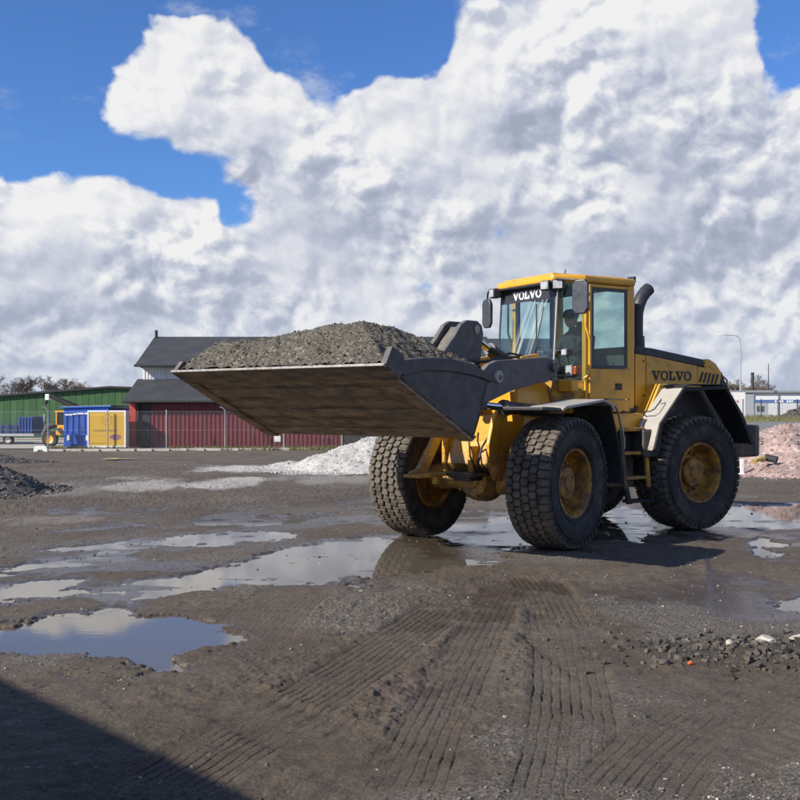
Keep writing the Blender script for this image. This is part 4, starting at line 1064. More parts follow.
# --- lettering: slab capitals cut as thin plates
def letters(word, h, th):
    """word in wide slab capitals, baseline 0, in the x-z plane; returns MB and width"""
    mb = MB(); x = 0.0; s = h * 0.19
    for ch in word:
        if ch == 'V':
            w = h * 1.32
            mb.prism([(x + 0.10 * w, h * .82), (x + 0.36 * w, h * .82), (x + 0.56 * w, h * .32), (x + 0.50 * w, 0), (x + 0.42 * w, 0)], 0, th)
            mb.prism([(x + 0.50 * w, 0.0), (x + 0.56 * w, h * .32), (x + 0.72 * w, h * .82), (x + 0.86 * w, h * .82), (x + 0.58 * w, 0)], 0, th)
            mb.prism([(x, h), (x + 0.46 * w, h), (x + 0.46 * w, h * .82), (x, h * .82)], 0, th)
            mb.prism([(x + 0.60 * w, h), (x + w, h), (x + w, h * .82), (x + 0.60 * w, h * .82)], 0, th)
            x += w * 1.0
        elif ch == 'O':
            w = h * 1.22; n = 28; k = len(mb.v); cx, cz = x + w / 2, h / 2
            for t in (0, th):
                for (a, b) in ((w / 2, h / 2 * 1.04), (w / 2 - s * 1.35, h / 2 - s * 0.72)):
                    for j in range(n):
                        an = 2 * math.pi * j / n; mb.v.append((cx + a * math.cos(an), t, cz + b * math.sin(an)))
            for j in range(n):
                q = (j + 1) % n
                mb.f += [(k + j, k + q, k + n + q, k + n + j), (k + 2 * n + j, k + 3 * n + j, k + 3 * n + q, k + 2 * n + q), (k + j, k + 2 * n + j, k + 2 * n + q, k + q), (k + n + j, k + n + q, k + 3 * n + q, k + 3 * n + j)]
            x += w * 1.06
        elif ch == 'L':
            w = h * 1.02
            mb.prism([(x + 0.14 * w, h * .82), (x + 0.42 * w, h * .82), (x + 0.42 * w, h * .2), (x + 0.14 * w, h * .2)], 0, th)
            mb.prism([(x, h), (x + 0.58 * w, h), (x + 0.58 * w, h * .82), (x, h * .82)], 0, th)
            mb.prism([(x, h * .2), (x + w, h * .2), (x + w, 0), (x, 0)], 0, th)
            mb.prism([(x + 0.80 * w, h * .42), (x + w, h * .42), (x + w, h * .2), (x + 0.80 * w, h * .2)], 0, th)
            x += w * 1.03
    return mb, x
for s in (1, -1):
    mb, wd = letters('VOLVO', 0.135, 0.003)
    k = 0.82 / wd
    if s > 0:   # reads from front to back on the left flank: local x runs backwards
        M = Matrix(((-k, 0, 0, -1.25), (0, 1, 0, HW + 0.0015), (0, 0, 1, 2.075), (0, 0, 0, 1)))
    else:
        M = Matrix(((k, 0, 0, -2.07), (0, -1, 0, -HW - 0.0015), (0, 0, 1, 2.075), (0, 0, 0, 1)))
    M = M @ Matrix.Shear('XY', 4, (0, 0)) if False else M
    B(mb, 'hood_lettering', 'decal_black', hd, m=M)
mb, wd = letters('VOLVO', 0.11, 0.003)
k = 0.62 / wd
# on the sun band: read from the front, so it runs from the right-hand to the left-hand side of the cab
M = Matrix(((0, 1, 0, fx(3.26) + 0.012), (k, 0, 0, -0.33), (0, 0, 1, 3.192), (0, 0, 0, 1)))
B(mb, 'screen_lettering', 'decal_white', cab, m=M)

# ------------------------------------------------------------------ the load in the bucket
def stone_mesh(rnd, n=1):
    """a squashed, chipped octahedron-like stone: 6-8 points, about a dozen triangles"""
    base = [(1, 0, 0), (-1, 0, 0), (0, 1, 0), (0, -1, 0), (0, 0, 1), (0, 0, -1)]
    return base
OCT_F = np.array([(0, 2, 4), (2, 1, 4), (1, 3, 4), (3, 0, 4), (2, 0, 5), (1, 2, 5), (3, 1, 5), (0, 3, 5)])
CUBE_V = np.array([(x, y, z) for x in (-1, 1) for y in (-1, 1) for z in (-1, 1)], float) * 0.72
CUBE_F = np.array([(0, 1, 3), (0, 3, 2), (4, 6, 7), (4, 7, 5), (0, 4, 5), (0, 5, 1), (2, 3, 7), (2, 7, 6), (0, 2, 6), (0, 6, 4), (1, 5, 7), (1, 7, 3)])
def stones(name, pts, sizes, m, parent=None, seed=0, flat=0.7):
    """many angular stones as one mesh"""
    g = np.random.default_rng(seed)
    n = len(pts)
    V = np.repeat(CUBE_V[None], n, 0) * g.uniform(0.55, 1.15, (n, 8, 1))
    V = V * np.stack([g.uniform(0.7, 1.3, n), g.uniform(0.7, 1.1, n), g.uniform(0.45, 0.9, n) * flat / 0.7], 1)[:, None, :]
    a = g.uniform(0, 6.283, n); b = g.uniform(-0.7, 0.7, n)
    ca, sa, cb, sb = np.cos(a), np.sin(a), np.cos(b), np.sin(b)
    x, y, z = V[..., 0], V[..., 1], V[..., 2]
    y, z = y * cb[:, None] - z * sb[:, None], y * sb[:, None] + z * cb[:, None]
    x, y = x * ca[:, None] - y * sa[:, None], x * sa[:, None] + y * ca[:, None]
    V = np.stack([x, y, z], -1) * np.asarray(sizes)[:, None, None] + np.asarray(pts)[:, None, :]
    Fc = (CUBE_F[None] + (np.arange(n) * 8)[:, None, None]).reshape(-1, 3)
    o = np_mesh(name, V.reshape(-1, 3), Fc, m, parent, smooth=False)
    o['kind'] = 'stuff'
    return o
def stone_material(name, a, b, c, scale=30.0, rough=0.85):
    m = bpy.data.materials.new(name); m.use_nodes = True
    n = NT(m.node_tree); bs = m.node_tree.nodes['Principled BSDF']
    p = n.new('ShaderNodeTexCoord').outputs['Object']
    v = n.voronoi(p, scale, 'F1', out='Color')
    s = n.new('ShaderNodeSeparateColor'); n.put(s.inputs[0], v)
    col = n.mix(n.smooth(s.outputs[0], 0.15, 0.9), a, b)
    col = n.mix(n.smooth(s.outputs[1], 0.88, 0.99), col, c)
    col = n.mix(n.smooth(n.noise(p, 3.0, 4, 0.6), 0.4, 0.7, 0.0, 0.4), col, tuple(x * 0.6 for x in a))
    n.put(bs.inputs['Base Color'], col); bs.inputs['Roughness'].default_value = rough
    bp = n.new('ShaderNodeBump'); bp.inputs['Distance'].default_value = 0.012
    n.put(bp.inputs['Height'], n.noise(p, scale * 1.5, 4, 0.65)); n.put(bs.inputs['Normal'], bp.outputs[0])
    MAT[name] = m
    return m
stone_material('load_gravel', (0.066, 0.058, 0.043), (0.125, 0.112, 0.085), (0.25, 0.235, 0.205), 55)
stone_material('white_gravel', (0.36, 0.35, 0.325), (0.48, 0.47, 0.44), (0.27, 0.26, 0.24), 22)
stone_material('pink_gravel', (0.25, 0.175, 0.155), (0.37, 0.27, 0.245), (0.46, 0.38, 0.35), 16)
stone_material('dark_gravel', (0.050, 0.046, 0.043), (0.095, 0.088, 0.080), (0.19, 0.18, 0.16), 26)
stone_material('yard_pebbles', (0.075, 0.060, 0.045), (0.18, 0.155, 0.125), (0.44, 0.41, 0.37), 9)
stone_material('rubble_stone', (0.045, 0.039, 0.032), (0.095, 0.080, 0.064), (0.17, 0.15, 0.13), 7)

load = empty('gravel_load', (2.1, 13.77, 0), R(-(90 + HEAD_F)))
tag(load, 'heap of grey-brown crushed gravel filling the raised loader bucket', 'gravel heap')
def heap_z(x, y):
    n1 = fbm(x * 2.2 + 5, y * 2.2, 3, 301)
    lip = 2.07 + 0.85 * (5.41 - x)
    back = 2.03 + 0.62 * (x - 3.74)
    nearz = 2.09 + 0.62 * (1.40 - y)
    farz = 2.13 + 1.6 * (y + 1.40)
    cap = 2.45 + 0.075 * np.clip((y + 0.1) / 0.8, -1, 1) - 0.06 * np.clip((y - 0.8) / 0.5, 0, 1) + 0.05 * (n1 - 0.5)
    z = np.minimum(np.minimum(lip, back), np.minimum(nearz, farz))
    k = 0.06
    h_ = np.clip(0.5 + 0.5 * (cap - z) / k, 0, 1)
    z = cap * (1 - h_) + z * h_ - k * h_ * (1 - h_)
    edge = np.minimum(np.minimum(5.40 - x, x - 3.74), np.minimum(1.40 - y, y + 1.40))
    z = z + (fbm(x * 5, y * 5, 3, 305) - 0.5) * 0.09 * sstep(0, .25, edge) + (fbm(x * 22, y * 22, 3, 311) - 0.5) * 0.05
    return z
gx, gy = np.meshgrid(np.linspace(3.755, 5.385, 130), np.linspace(-1.383, 1.383, 220), indexing='ij')
gz = heap_z(gx, gy)
v = np.stack([gx.ravel(), gy.ravel(), gz.ravel()], 1)
idx = np.arange(v.shape[0]).reshape(gx.shape)
q = np.stack([idx[:-1, :-1].ravel(), idx[1:, :-1].ravel(), idx[1:, 1:].ravel(), idx[:-1, 1:].ravel()], 1)
np_mesh('heap', v, q, MAT['load_gravel'], load)
g = np.random.default_rng(5)
sx = g.uniform(3.76, 5.38, 6500); sy = g.uniform(-1.38, 1.38, 6500)
sz = heap_z(sx, sy)
stones('loose_stones', np.stack([sx, sy, sz + 0.004], 1), 0.003 + 0.013 * g.uniform(0, 1, 6500) ** 3.2, MAT['load_gravel'], load, 6)

# ------------------------------------------------------------------ the driver
mat('dark_jacket', (0.018, 0.021, 0.028), 0.9, var=0.2, scale=14, bump=0.004, bump_scale=18)
mat('skin', (0.50, 0.29, 0.20), 0.55, var=0.06)
mat('dark_hair', (0.02, 0.015, 0.012), 0.7)
mat('orange_trim', (0.75, 0.62, 0.10), 0.6)
def skin_body(name, joints, edges, radii, m, parent, root=0, sub=2):
    me = bpy.data.meshes.new(name); me.from_pydata(joints, edges, [])
    o = bpy.data.objects.new(name, me); COL.objects.link(o); o.parent = parent
    o.modifiers.new('skin', 'SKIN').use_smooth_shade = True
    if not me.skin_vertices: 
        bm = bmesh.new(); bm.from_mesh(me); bm.verts.layers.skin.verify(); bm.to_mesh(me); bm.free()
    for i, sv in enumerate(me.skin_vertices[0].data):
        r = radii[i]; sv.radius = (r, r) if not isinstance(r, tuple) else r
        sv.use_root = (i == root)
    s = o.modifiers.new('sub', 'SUBSURF'); s.levels = s.render_levels = sub
    me.materials.append(m)
    return o
per = empty('person', (2.1, 13.77, 0), R(-(90 + HEAD_R)))
tag(per, 'person in dark work clothes sitting at the controls inside the cab', 'person')
J = [(-0.40, 0, 2.20), (-0.42, 0, 2.38), (-0.44, 0, 2.58), (-0.44, 0, 2.70), (-0.43, 0, 2.77), (-0.41, 0, 2.84),
     (-0.43, 0.19, 2.64), (-0.28, 0.27, 2.44), (-0.10, 0.21, 2.44), (-0.02, 0.16, 2.45),
     (-0.43, -0.19, 2.64), (-0.28, -0.27, 2.44), (-0.10, -0.21, 2.44), (-0.02, -0.16, 2.45),
     (-0.36, 0.10, 2.20), (0.02, 0.13, 2.22), (0.10, 0.13, 1.86), (0.20, 0.13, 1.74),
     (-0.36, -0.10, 2.20), (0.02, -0.13, 2.22), (0.10, -0.13, 1.86), (0.20, -0.13, 1.74)]
ED = [(0, 1), (1, 2), (2, 3), (3, 4), (4, 5), (3, 6), (6, 7), (7, 8), (8, 9), (3, 10), (10, 11), (11, 12), (12, 13), (0, 14), (14, 15), (15, 16), (16, 17), (0, 18), (18, 19), (19, 20), (20, 21)]
RD = [(0.16, 0.13), (0.17, 0.125), (0.18, 0.12), (0.13, 0.09), 0.06, 0.055, 0.075, 0.052, 0.042, 0.03, 0.075, 0.052, 0.042, 0.03, 0.095, 0.075, 0.055, 0.05, 0.095, 0.075, 0.055, 0.05]
skin_body('body', J, ED, RD, MAT['dark_jacket'], per)
hdm = bmesh.new(); bmesh.ops.create_uvsphere(hdm, u_segments=24, v_segments=16, radius=0.105)
for vtx in hdm.verts:
    vtx.co.x *= 1.02; vtx.co.y *= 0.82; vtx.co.z *= 1.22
    if vtx.co.z < -0.03 and vtx.co.x > 0: vtx.co.x *= 0.90
    if abs(vtx.co.y) < 0.022 and -0.035 < vtx.co.z < 0.02 and vtx.co.x > 0.05: vtx.co.x += 0.022        # nose
    if 0.015 < abs(vtx.co.y) < 0.05 and 0.0 < vtx.co.z < 0.035 and vtx.co.x > 0.05: vtx.co.x -= 0.010    # eye sockets
    if abs(vtx.co.y) > 0.08 and abs(vtx.co.z) < 0.03 and -0.03 < vtx.co.x < 0.03: vtx.co.y *= 1.14       # ears
me = bpy.data.meshes.new('head'); hdm.to_mesh(me); hdm.free(); me.materials.append(MAT['skin'])
me.polygons.foreach_set('use_smooth', [True] * len(me.polygons))
link_mesh('head', me, per, (-0.39, 0, 2.93), (0, R(6), R(18)))
B(MB().lathe([(0.112, 0.02), (0.116, 0.06), (0.105, 0.10), (0.07, 0.135), (0.0, 0.148)], 20, (0, 0, 0), 'z').prism([(0.06, -0.07), (0.16, -0.05), (0.175, 0.0), (0.16, 0.05), (0.06, 0.07)], 0.025, 0.035, 'z'), 'cap', 'dark_hair', per, smooth=40, m=Matrix.Translation((-0.39, 0, 2.93)) @ Matrix.Rotation(R(18), 4, 'Z'))
for s in (-1, 1):     # hands closed on the steering wheel
    wr = Vector((-0.02, s * 0.16, 2.45)); js = [tuple(wr), tuple(wr + Vector((0.055, s * 0.02, 0.0)))]; es = [(0, 1)]; rs = [0.026, (0.036, 0.022)]
    for k in range(4):
        o_ = (k - 1.5) * 0.02; L = (0.03, 0.036, 0.034, 0.026)[k]
        a = wr + Vector((0.075, s * 0.02 + o_, 0.012)); b = a + Vector((L * 0.9, 0, -0.012)); c = b + Vector((-0.006, 0, -0.028)); d_ = c + Vector((-0.022, 0, -0.006))
        i0 = len(js); js += [tuple(a), tuple(b), tuple(c), tuple(d_)]; es += [(1, i0), (i0, i0 + 1), (i0 + 1, i0 + 2), (i0 + 2, i0 + 3)]; rs += [0.0095, 0.009, 0.0085, 0.008]
    i0 = len(js); a = wr + Vector((0.045, -s * 0.022, 0.0)); js += [tuple(a), tuple(a + Vector((0.025, -s * 0.012, -0.02)))]; es += [(1, i0), (i0, i0 + 1)]; rs += [0.011, 0.009]
    skin_body('hand', js, es, rs, MAT['skin'], per, sub=1)

# ------------------------------------------------------------------ gravel piles
def pile(name, label, cx, cy, rx, ry, h, mkey, seed, n_st, smin, smax, power=1.0, res=0.05, group=None, lean=0.0):
    o = empty(name, (cx, cy, 0)); tag(o, label, 'gravel pile', group)
    nx, ny = int(2.6 * rx / res), int(2.6 * ry / res)
    nx, ny = min(nx, 220), min(ny, 220)
    gx, gy = np.meshgrid(np.linspace(-1.3 * rx, 1.3 * rx, nx), np.linspace(-1.3 * ry, 1.3 * ry, ny), indexing='ij')
    def hz(x, y):
        d = np.hypot(x / rx, y / ry) + (fbm(x * 0.9 + seed, y * 0.9, 3, seed) - 0.5) * 0.42
        c = np.clip(1 - d, -0.3, 1)
        z = h * (np.sqrt(c * c + 0.02) - 0.14 if power == 1 else 0)
        cone = np.where(c > 0, c, c * 0.35)
        z = h * 1.12 * cone / (1 + 0.25 * np.maximum(cone, 0)) 
        z = z + (fbm(x * 4, y * 4, 3, seed + 5) - 0.5) * 0.10 * h * np.clip(cone * 3, 0.1, 1) + (fbm(x * 13, y * 13, 3, seed + 9) - 0.5) * 0.035
        return z
    gz = hz(gx, gy)
    base = ground(gx.ravel() + cx, gy.ravel() + cy).reshape(gx.shape)
    v = np.stack([gx.ravel(), gy.ravel(), (gz + base - 0.0).ravel()], 1)
    idx = np.arange(v.shape[0]).reshape(gx.shape)
    q = np.stack([idx[:-1, :-1].ravel(), idx[1:, :-1].ravel(), idx[1:, 1:].ravel(), idx[:-1, 1:].ravel()], 1)
    np_mesh('heap', v, q, MAT[mkey], o)
    g = np.random.default_rng(seed)
    a = g.uniform(0, 6.283, n_st); r = np.sqrt(g.uniform(0, 1, n_st)) * 1.22
    sx, sy = rx * r * np.cos(a), ry * r * np.sin(a)
    gz0 = ground(sx + cx, sy + cy)
    zz = gz0 + np.maximum(hz(sx, sy), 0.0)
    stones('loose_stones', np.stack([sx, sy, zz], 1), g.uniform(smin, smax, n_st) * (0.5 + g.uniform(0, 1, n_st) ** 2), MAT[mkey], o, seed + 1)
    return o
pile('gravel_pile', 'pile of white crushed limestone behind the front wheels of the loader', -0.35, 27.0, 3.3, 2.6, 1.02, 'white_gravel', 21, 2500, 0.015, 0.045)
pile('gravel_pile', 'pile of pink granite gravel behind the loader at the right edge', 10.55, 25.6, 3.6, 2.9, 1.38, 'pink_gravel', 33, 4500, 0.022, 0.055)
pile('gravel_pile', 'dark grey gravel pile at the left edge, the nearer and taller one', -9.55, 19.2, 2.5, 2.1, 1.10, 'dark_gravel', 45, 3500, 0.02, 0.055)
pile('gravel_pile', 'low dark gravel mound at the left edge beyond the taller dark pile', -14.7, 33.0, 2.6, 1.6, 0.42, 'dark_gravel', 57, 900, 0.02, 0.06)

# ------------------------------------------------------------------ the red and black shed with its clerestory
def ribbed(mb, x0, x1, z0, z1, y, pitch, depth, duty=0.5, ny=-1):
    """trapezoid sheet in the x-z plane facing -y"""
    n = max(1, int(round((x1 - x0) / pitch))); p = (x1 - x0) / n
    xs = []
    for i in range(n):
        a = x0 + i * p
        xs += [(a, 0), (a + p * (0.5 - duty / 2), 0), (a + p * (0.5 - duty / 2 + 0.08), depth), (a + p * (0.5 + duty / 2 - 0.08), depth), (a + p * (0.5 + duty / 2), 0)]
    xs.append((x1, 0))
    k = len(mb.v)
    for (x, d) in xs: mb.v += [(x, y + ny * d, z0), (x, y + ny * d, z1)]
    for i in range(len(xs) - 1): mb.f.append((k + 2 * i, k + 2 * i + 2, k + 2 * i + 3, k + 2 * i + 1))
    return mb
mat('red_sheet', (0.145, 0.022, 0.030), 0.5, var=0.12, scale=0.8, dirt=(0.11, 0.035, 0.035), dirt_amt=0.3, dirt_scale=0.7, streak=(1, 1, .3))
mat('red_dark', (0.09, 0.016, 0.018), 0.6, var=0.12, scale=0.8)
mat('orange_red', (0.42, 0.055, 0.035), 0.5, var=0.1)
mat('white_sheet', (0.62, 0.63, 0.63), 0.55, var=0.06, scale=0.8, dirt=(0.42, 0.42, 0.40), dirt_amt=0.3, dirt_scale=1.0, streak=(1, 1, .3))
mat('roof_felt', (0.036, 0.038, 0.043), 0.75, var=0.18, scale=1.2, dirt=(0.06, 0.06, 0.062), dirt_amt=0.4, dirt_scale=0.8)
mat('roof_trim', (0.02, 0.021, 0.023), 0.6)
mat('concrete', (0.44, 0.42, 0.38), 0.85, var=0.15, scale=1.5, dirt=(0.25, 0.22, 0.18), dirt_amt=0.4, dirt_scale=1.0)
mat('galvanised', (0.40, 0.42, 0.43), 0.5, metal=0.5, var=0.12, scale=4)
mat('green_sheet', (0.032, 0.105, 0.030), 0.55, var=0.14, scale=0.35, dirt=(0.05, 0.09, 0.04), dirt_amt=0.3, dirt_scale=0.4)
mat('green_rib', (0.028, 0.088, 0.026), 0.55, var=0.1, scale=0.5)
mat('blue_paint', (0.018, 0.090, 0.42), 0.45, var=0.12, scale=1.0, dirt=(0.03, 0.06, 0.2), dirt_amt=0.4, dirt_scale=1.2)
mat('dark_blue_paint', (0.016, 0.035, 0.12), 0.5, var=0.2, scale=1.5, dirt=(0.05, 0.05, 0.06), dirt_amt=0.4, dirt_scale=1.5)
mat('sign_yellow', (0.66, 0.40, 0.045), 0.5, var=0.06, scale=1.0, dirt=(0.55, 0.36, 0.08), dirt_amt=0.4, dirt_scale=1.5)
mat('sign_ochre', (0.33, 0.19, 0.03), 0.6)
mat('sign_purple', (0.32, 0.13, 0.22), 0.6)
mat('machine_yellow', (0.72, 0.33, 0.02), 0.45, var=0.1, scale=2)
mat('dark_window', (0.02, 0.025, 0.03), 0.12, var=0.2, spec=0.6)
mat('pale_plastic', (0.72, 0.72, 0.70), 0.5)

shed = empty('red_shed', (-16.7, 60.5, -1.0)); tag(shed, 'long red sheet-clad shed with stepped black roofs and a white clerestory', 'shed')
L_ = 22.5                                    # length along the front
def S(mb, name, mk, **kw): return mb.build(name, MAT[mk], shed, **kw)
S(MB().box(0.0, L_, 0.06, 9.0, -0.4, 2.9), 'wall_core', 'red_dark')
S(ribbed(MB(), 1.35, 13.2, 0.12, 2.9, 0.0, 0.27, 0.045), 'wall_sheet', 'red_sheet')
S(MB().box(0.02, 0.42, -0.02, 0.05, 0.12, 2.9), 'corner_panel', 'orange_red')
S(ribbed(MB(), 0.45, 0.80, 0.12, 2.9, 0.0, 0.12, 0.03), 'wall_sheet', 'red_dark')
S(MB().box(0.84, 1.32, -0.03, 0.05, 0.0, 2.9), 'door', 'roof_trim')
S(MB().box(13.25, 16.5, 0.0, 0.055, 0.1, 2.85), 'gate', 'roof_trim')
S(MB().box(0.0, L_, 0.0, 0.06, -0.4, 0.115), 'plinth', 'concrete')
S(MB().box(8.95, 9.35, -0.075, -0.05, 0.45, 0.80), 'notice', 'pale_plastic')
S(MB().tube([(0.60, -0.10, 0.1), (0.60, -0.10, 2.85)], 0.05, 8), 'downpipe', 'roof_trim')
S(MB().prism([(-0.55, 2.82), (-0.55, 2.98), (2.9, 4.40), (2.9, 4.22)], -0.25, L_ + 0.2, 'x'), 'lower_roof', 'roof_felt', bevel=0.02)
S(MB().box(-0.27, L_ + 0.2, -0.66, -0.56, 2.86, 2.99), 'gutter', 'roof_trim', bevel=0.02)
S(MB().box(0.10, L_, 2.85, 9.0, 2.9, 5.45), 'upper_wall', 'white_sheet')
S(ribbed(MB(), 0.12, 14.0, 4.30, 5.35, 2.84, 0.20, 0.03), 'clerestory_sheet', 'white_sheet')
S(MB().prism([(2.2, 5.13), (2.2, 5.30), (7.2, 7.42), (11.5, 5.3), (11.5, 5.13), (7.2, 7.25)], -0.22, L_ + 0.2, 'x'), 'upper_roof', 'roof_felt', bevel=0.02)
S(MB().prism([(0.0, 2.9), (2.85, 4.25), (2.85, 2.9)], 0.0, 0.08, 'x').prism([(2.6, 5.1), (7.2, 7.2), (11.0, 5.2)], 0.0, 0.08, 'x'), 'gable', 'red_sheet')
S(MB().box(-0.27, L_ + 0.2, 2.09, 2.19, 5.16, 5.30), 'upper_gutter', 'roof_trim', bevel=0.02)
S(MB().box(8.6, 10.7, 6.9, 7.5, 7.38, 7.55), 'ridge_vent', 'roof_trim', bevel=0.02)
S(MB().tube([(-0.05, 7.0, 7.3), (-0.05, 7.0, 7.85)], 0.10, 10), 'vent_pipe', 'roof_trim')
for k in range(9): S(MB().box(1.5 + k * 1.5, 1.58 + k * 1.5, 2.80, 2.835, 4.30, 5.3), 'cover_strip', 'white_sheet')

hall = empty('dark_hall', (3.3, 74.0, -0.6)); tag(hall, 'dark grey roofed hall seen between the bell crank and the cab', 'building')
def H(mb, name, mk, **kw): return mb.build(name, MAT[mk], hall, **kw)
H(MB().box(0, 9.8, 0, 12, -0.5, 5.6), 'wall', 'red_dark')
H(ribbed(MB(), 0, 9.8, 4.9, 5.75, -0.05, 0.25, 0.04), 'wall_band', 'white_sheet')
H(MB().prism([(-0.6, 5.72), (-0.6, 5.92), (6.0, 7.72), (12.6, 5.92), (12.6, 5.72), (6.0, 7.5)], -0.3, 10.1, 'x'), 'roof', 'roof_felt', bevel=0.02)
for k in range(3): H(MB().box(1.0 + 3 * k, 2.6 + 3 * k, -0.05, 0.02, 1.5, 3.0), 'window', 'dark_window')

# ------------------------------------------------------------------ the green hall
gh = empty('green_hall', (-23.0, 78.0, -1.0)); tag(gh, 'wide green sheet-clad hall with a low gable behind the containers', 'building')
def Gh(mb, name, mk, **kw): return mb.build(name, MAT[mk], gh, **kw)
Gh(MB().prism([(-22, 0), (-22, 2.35), (0, 4.05), (13, 3.55), (13, 0)], 0.1, 24, 'y'), 'hall_core', 'green_sheet')
x = -22.0; k = 0
while x < 12.9:
    x1 = min(x + 0.52, 13.0)
    t = lambda q: (2.35 + (q + 22) / 22 * 1.70 if q < 0 else 4.05 - q / 13 * 0.5) - 0.02
    Gh(MB().prism([(x + 0.012, 0.1), (x1 - 0.012, 0.1), (x1 - 0.012, t(x1)), (x + 0.012, t(x))], 0.03 + 0.015 * (k % 2), 0.099, 'y'), 'wall_panel', 'green_sheet' if k % 2 else 'green_rib')
    x = x1; k += 1
Gh(MB().strip([(-22.3, 2.34), (0, 4.06), (13.3, 3.55)], -0.25, 24.2, 0.16, 'y'), 'roof', 'roof_trim')
Gh(MB().box(-22.0, 13, 0.0, 0.099, -0.2, 0.095), 'plinth', 'concrete')

# ------------------------------------------------------------------ containers
def gz(x, y): return float(ground(np.array([x]), np.array([y]))[0])
bc = empty('blue_container', (-20.55, 60.0, gz(-20.5, 60))); tag(bc, 'blue steel waste container beside the yellow box', 'container')
def Bc(mb, name, mk, **kw): return mb.build(name, MAT[mk], bc, **kw)
Bc(MB().box(0, 2.75, 0, 5.5, 0.12, 2.52), 'body', 'blue_paint', bevel=0.03)
for k in range(8): Bc(MB().box(0.10 + k * 0.36, 0.20 + k * 0.36, -0.06, -0.002, 0.95, 2.25), 'rib', 'blue_paint', bevel=0.01)
Bc(MB().prism([(-0.15, 2.50), (-0.15, 2.58), (2.9, 2.66), (2.9, 2.58)], -0.12, 5.6, 'y'), 'lid', 'blue_paint', bevel=0.01)
Bc(MB().prism([(-0.16, 2.582), (-0.16, 2.61), (2.9, 2.69), (2.9, 2.662)], -0.12, 5.6, 'y'), 'lid_top', 'galvanised')
Bc(MB().box(0.0, 2.75, -0.10, -0.003, 0.85, 0.95).box(0.0, 2.75, -0.08, -0.003, 0.14, 0.26), 'band', 'blue_paint', bevel=0.01)
for k in range(2):
    Bc(MB().prism([(0.30 + 1.2 * k, 0.30), (0.95 + 1.2 * k, 0.30), (0.75 + 1.2 * k, 0.98), (0.30 + 1.2 * k, 0.98)], -0.30, -0.11, 'y'), 'hook_pocket', 'blue_paint', bevel=0.02)
    Bc(MB().box(0.32 + 1.15 * k, 0.50 + 1.15 * k, -0.36, -0.31, 0.55, 0.85), 'reflector', 'pale_plastic')
for k, (a, b, z) in enumerate(((0.10, 0.55, 2.06), (0.58, 0.80, 2.10), (0.84, 1.25, 2.13), (1.30, 1.75, 2.14))):
    Bc(MB().box(a, b, -0.075, -0.062, z, z + 0.09), 'marking', 'pale_plastic')
for k in range(2): Bc(MB().box(0.2 + 2.0 * k, 0.5 + 2.0 * k, 0.0, 5.2, 0.0, 0.12), 'skid', 'roof_trim')

yb = empty('yellow_box', (-18.85, 59.2, gz(-18.8, 59.2))); tag(yb, 'yellow box container with a white frame and a faded sun mark', 'container')
def Yb(mb, name, mk, **kw): return mb.build(name, MAT[mk], yb, **kw)
Yb(MB().box(0.0, 2.32, 0.06, 0.75, 0.12, 2.34), 'body', 'pale_plastic', bevel=0.02)
Yb(MB().box(0.09, 2.23, 0.03, 0.058, 0.24, 2.26), 'front_panel', 'sign_yellow')
fr = MB().box(0.0, 2.32, 0.0, 0.06, 2.262, 2.36).box(0.0, 2.32, 0.0, 0.06, 0.12, 0.236).box(0.0, 0.086, 0.0, 0.06, 0.238, 2.26).box(2.234, 2.32, 0.0, 0.06, 0.238, 2.26)
Yb(fr, 'frame', 'decal_white', bevel=0.006)
for k in range(10):
    a = 2 * math.pi * k / 10; M = Matrix.Translation((1.18 + 0.30 * math.cos(a), 0.02, 1.80 + 0.32 * math.sin(a))) @ Matrix.Rotation(-a, 4, 'Y')
    Yb(MB().box(-0.07, 0.07, 0.0, 0.008, -0.022, 0.022), 'sun_ray', 'sign_ochre', m=M)
Yb(MB().lathe([(0.0, 0.02), (0.10, 0.02), (0.10, 0.028)], 20, (1.18, 0, 1.80)), 'sun_disc', 'sign_ochre')
for k in range(9): Yb(MB().box(0.36 + k * 0.165, 0.36 + k * 0.165 + 0.11, 0.02, 0.028, 1.10, 1.22), 'faded_letter', 'sign_ochre')
ell = [(1.68 + 0.34 * math.cos(2 * math.pi * j / 24), 0.76 + 0.17 * math.sin(2 * math.pi * j / 24)) for j in range(24)]
Yb(MB().prism(ell, 0.018, 0.028, 'y'), 'badge', 'sign_purple')
for k in range(11): Yb(MB().box(0.2 + k * 0.1, 0.26 + k * 0.1, 0.02, 0.028, 0.36, 0.40), 'faded_letter', 'sign_ochre')
for k in range(2): Yb(MB().box(0.1 + 1.9 * k, 0.3 + 1.9 * k, 0.1, 0.7, 0.0, 0.12), 'skid', 'roof_trim')

# ------------------------------------------------------------------ blue trailer and yellow excavator at far left
tr_ = empty('blue_trailer', (-27.2, 66.0, gz(-27, 66))); tag(tr_, 'dark blue flatbed trailer parked before the green hall', 'trailer')
def Tb(mb, name, mk, **kw): return mb.build(name, MAT[mk], tr_, **kw)
Tb(MB().box(-1.2, 2.6, 0, 2.4, 0.60, 0.78), 'chassis', 'galvanised', bevel=0.02)
Tb(MB().box(-1.1, 1.5, 0.02, 2.3, 0.80, 1.32), 'side_board', 'dark_blue_paint', bevel=0.02)
Tb(MB().box(1.55, 2.55, 0.02, 2.3, 0.80, 1.90), 'tool_box', 'dark_blue_paint', bevel=0.02)
for k in range(5): Tb(MB().box(1.60 + 0.2 * k, 1.66 + 0.2 * k, -0.03, 0.018, 0.85, 1.85), 'rib', 'blue_paint')
for k in range(6): Tb(MB().box(-1.1 + 0.5 * k, -1.02 + 0.5 * k, -0.02, 0.018, 0.80, 1.60), 'stake', 'dark_blue_paint')
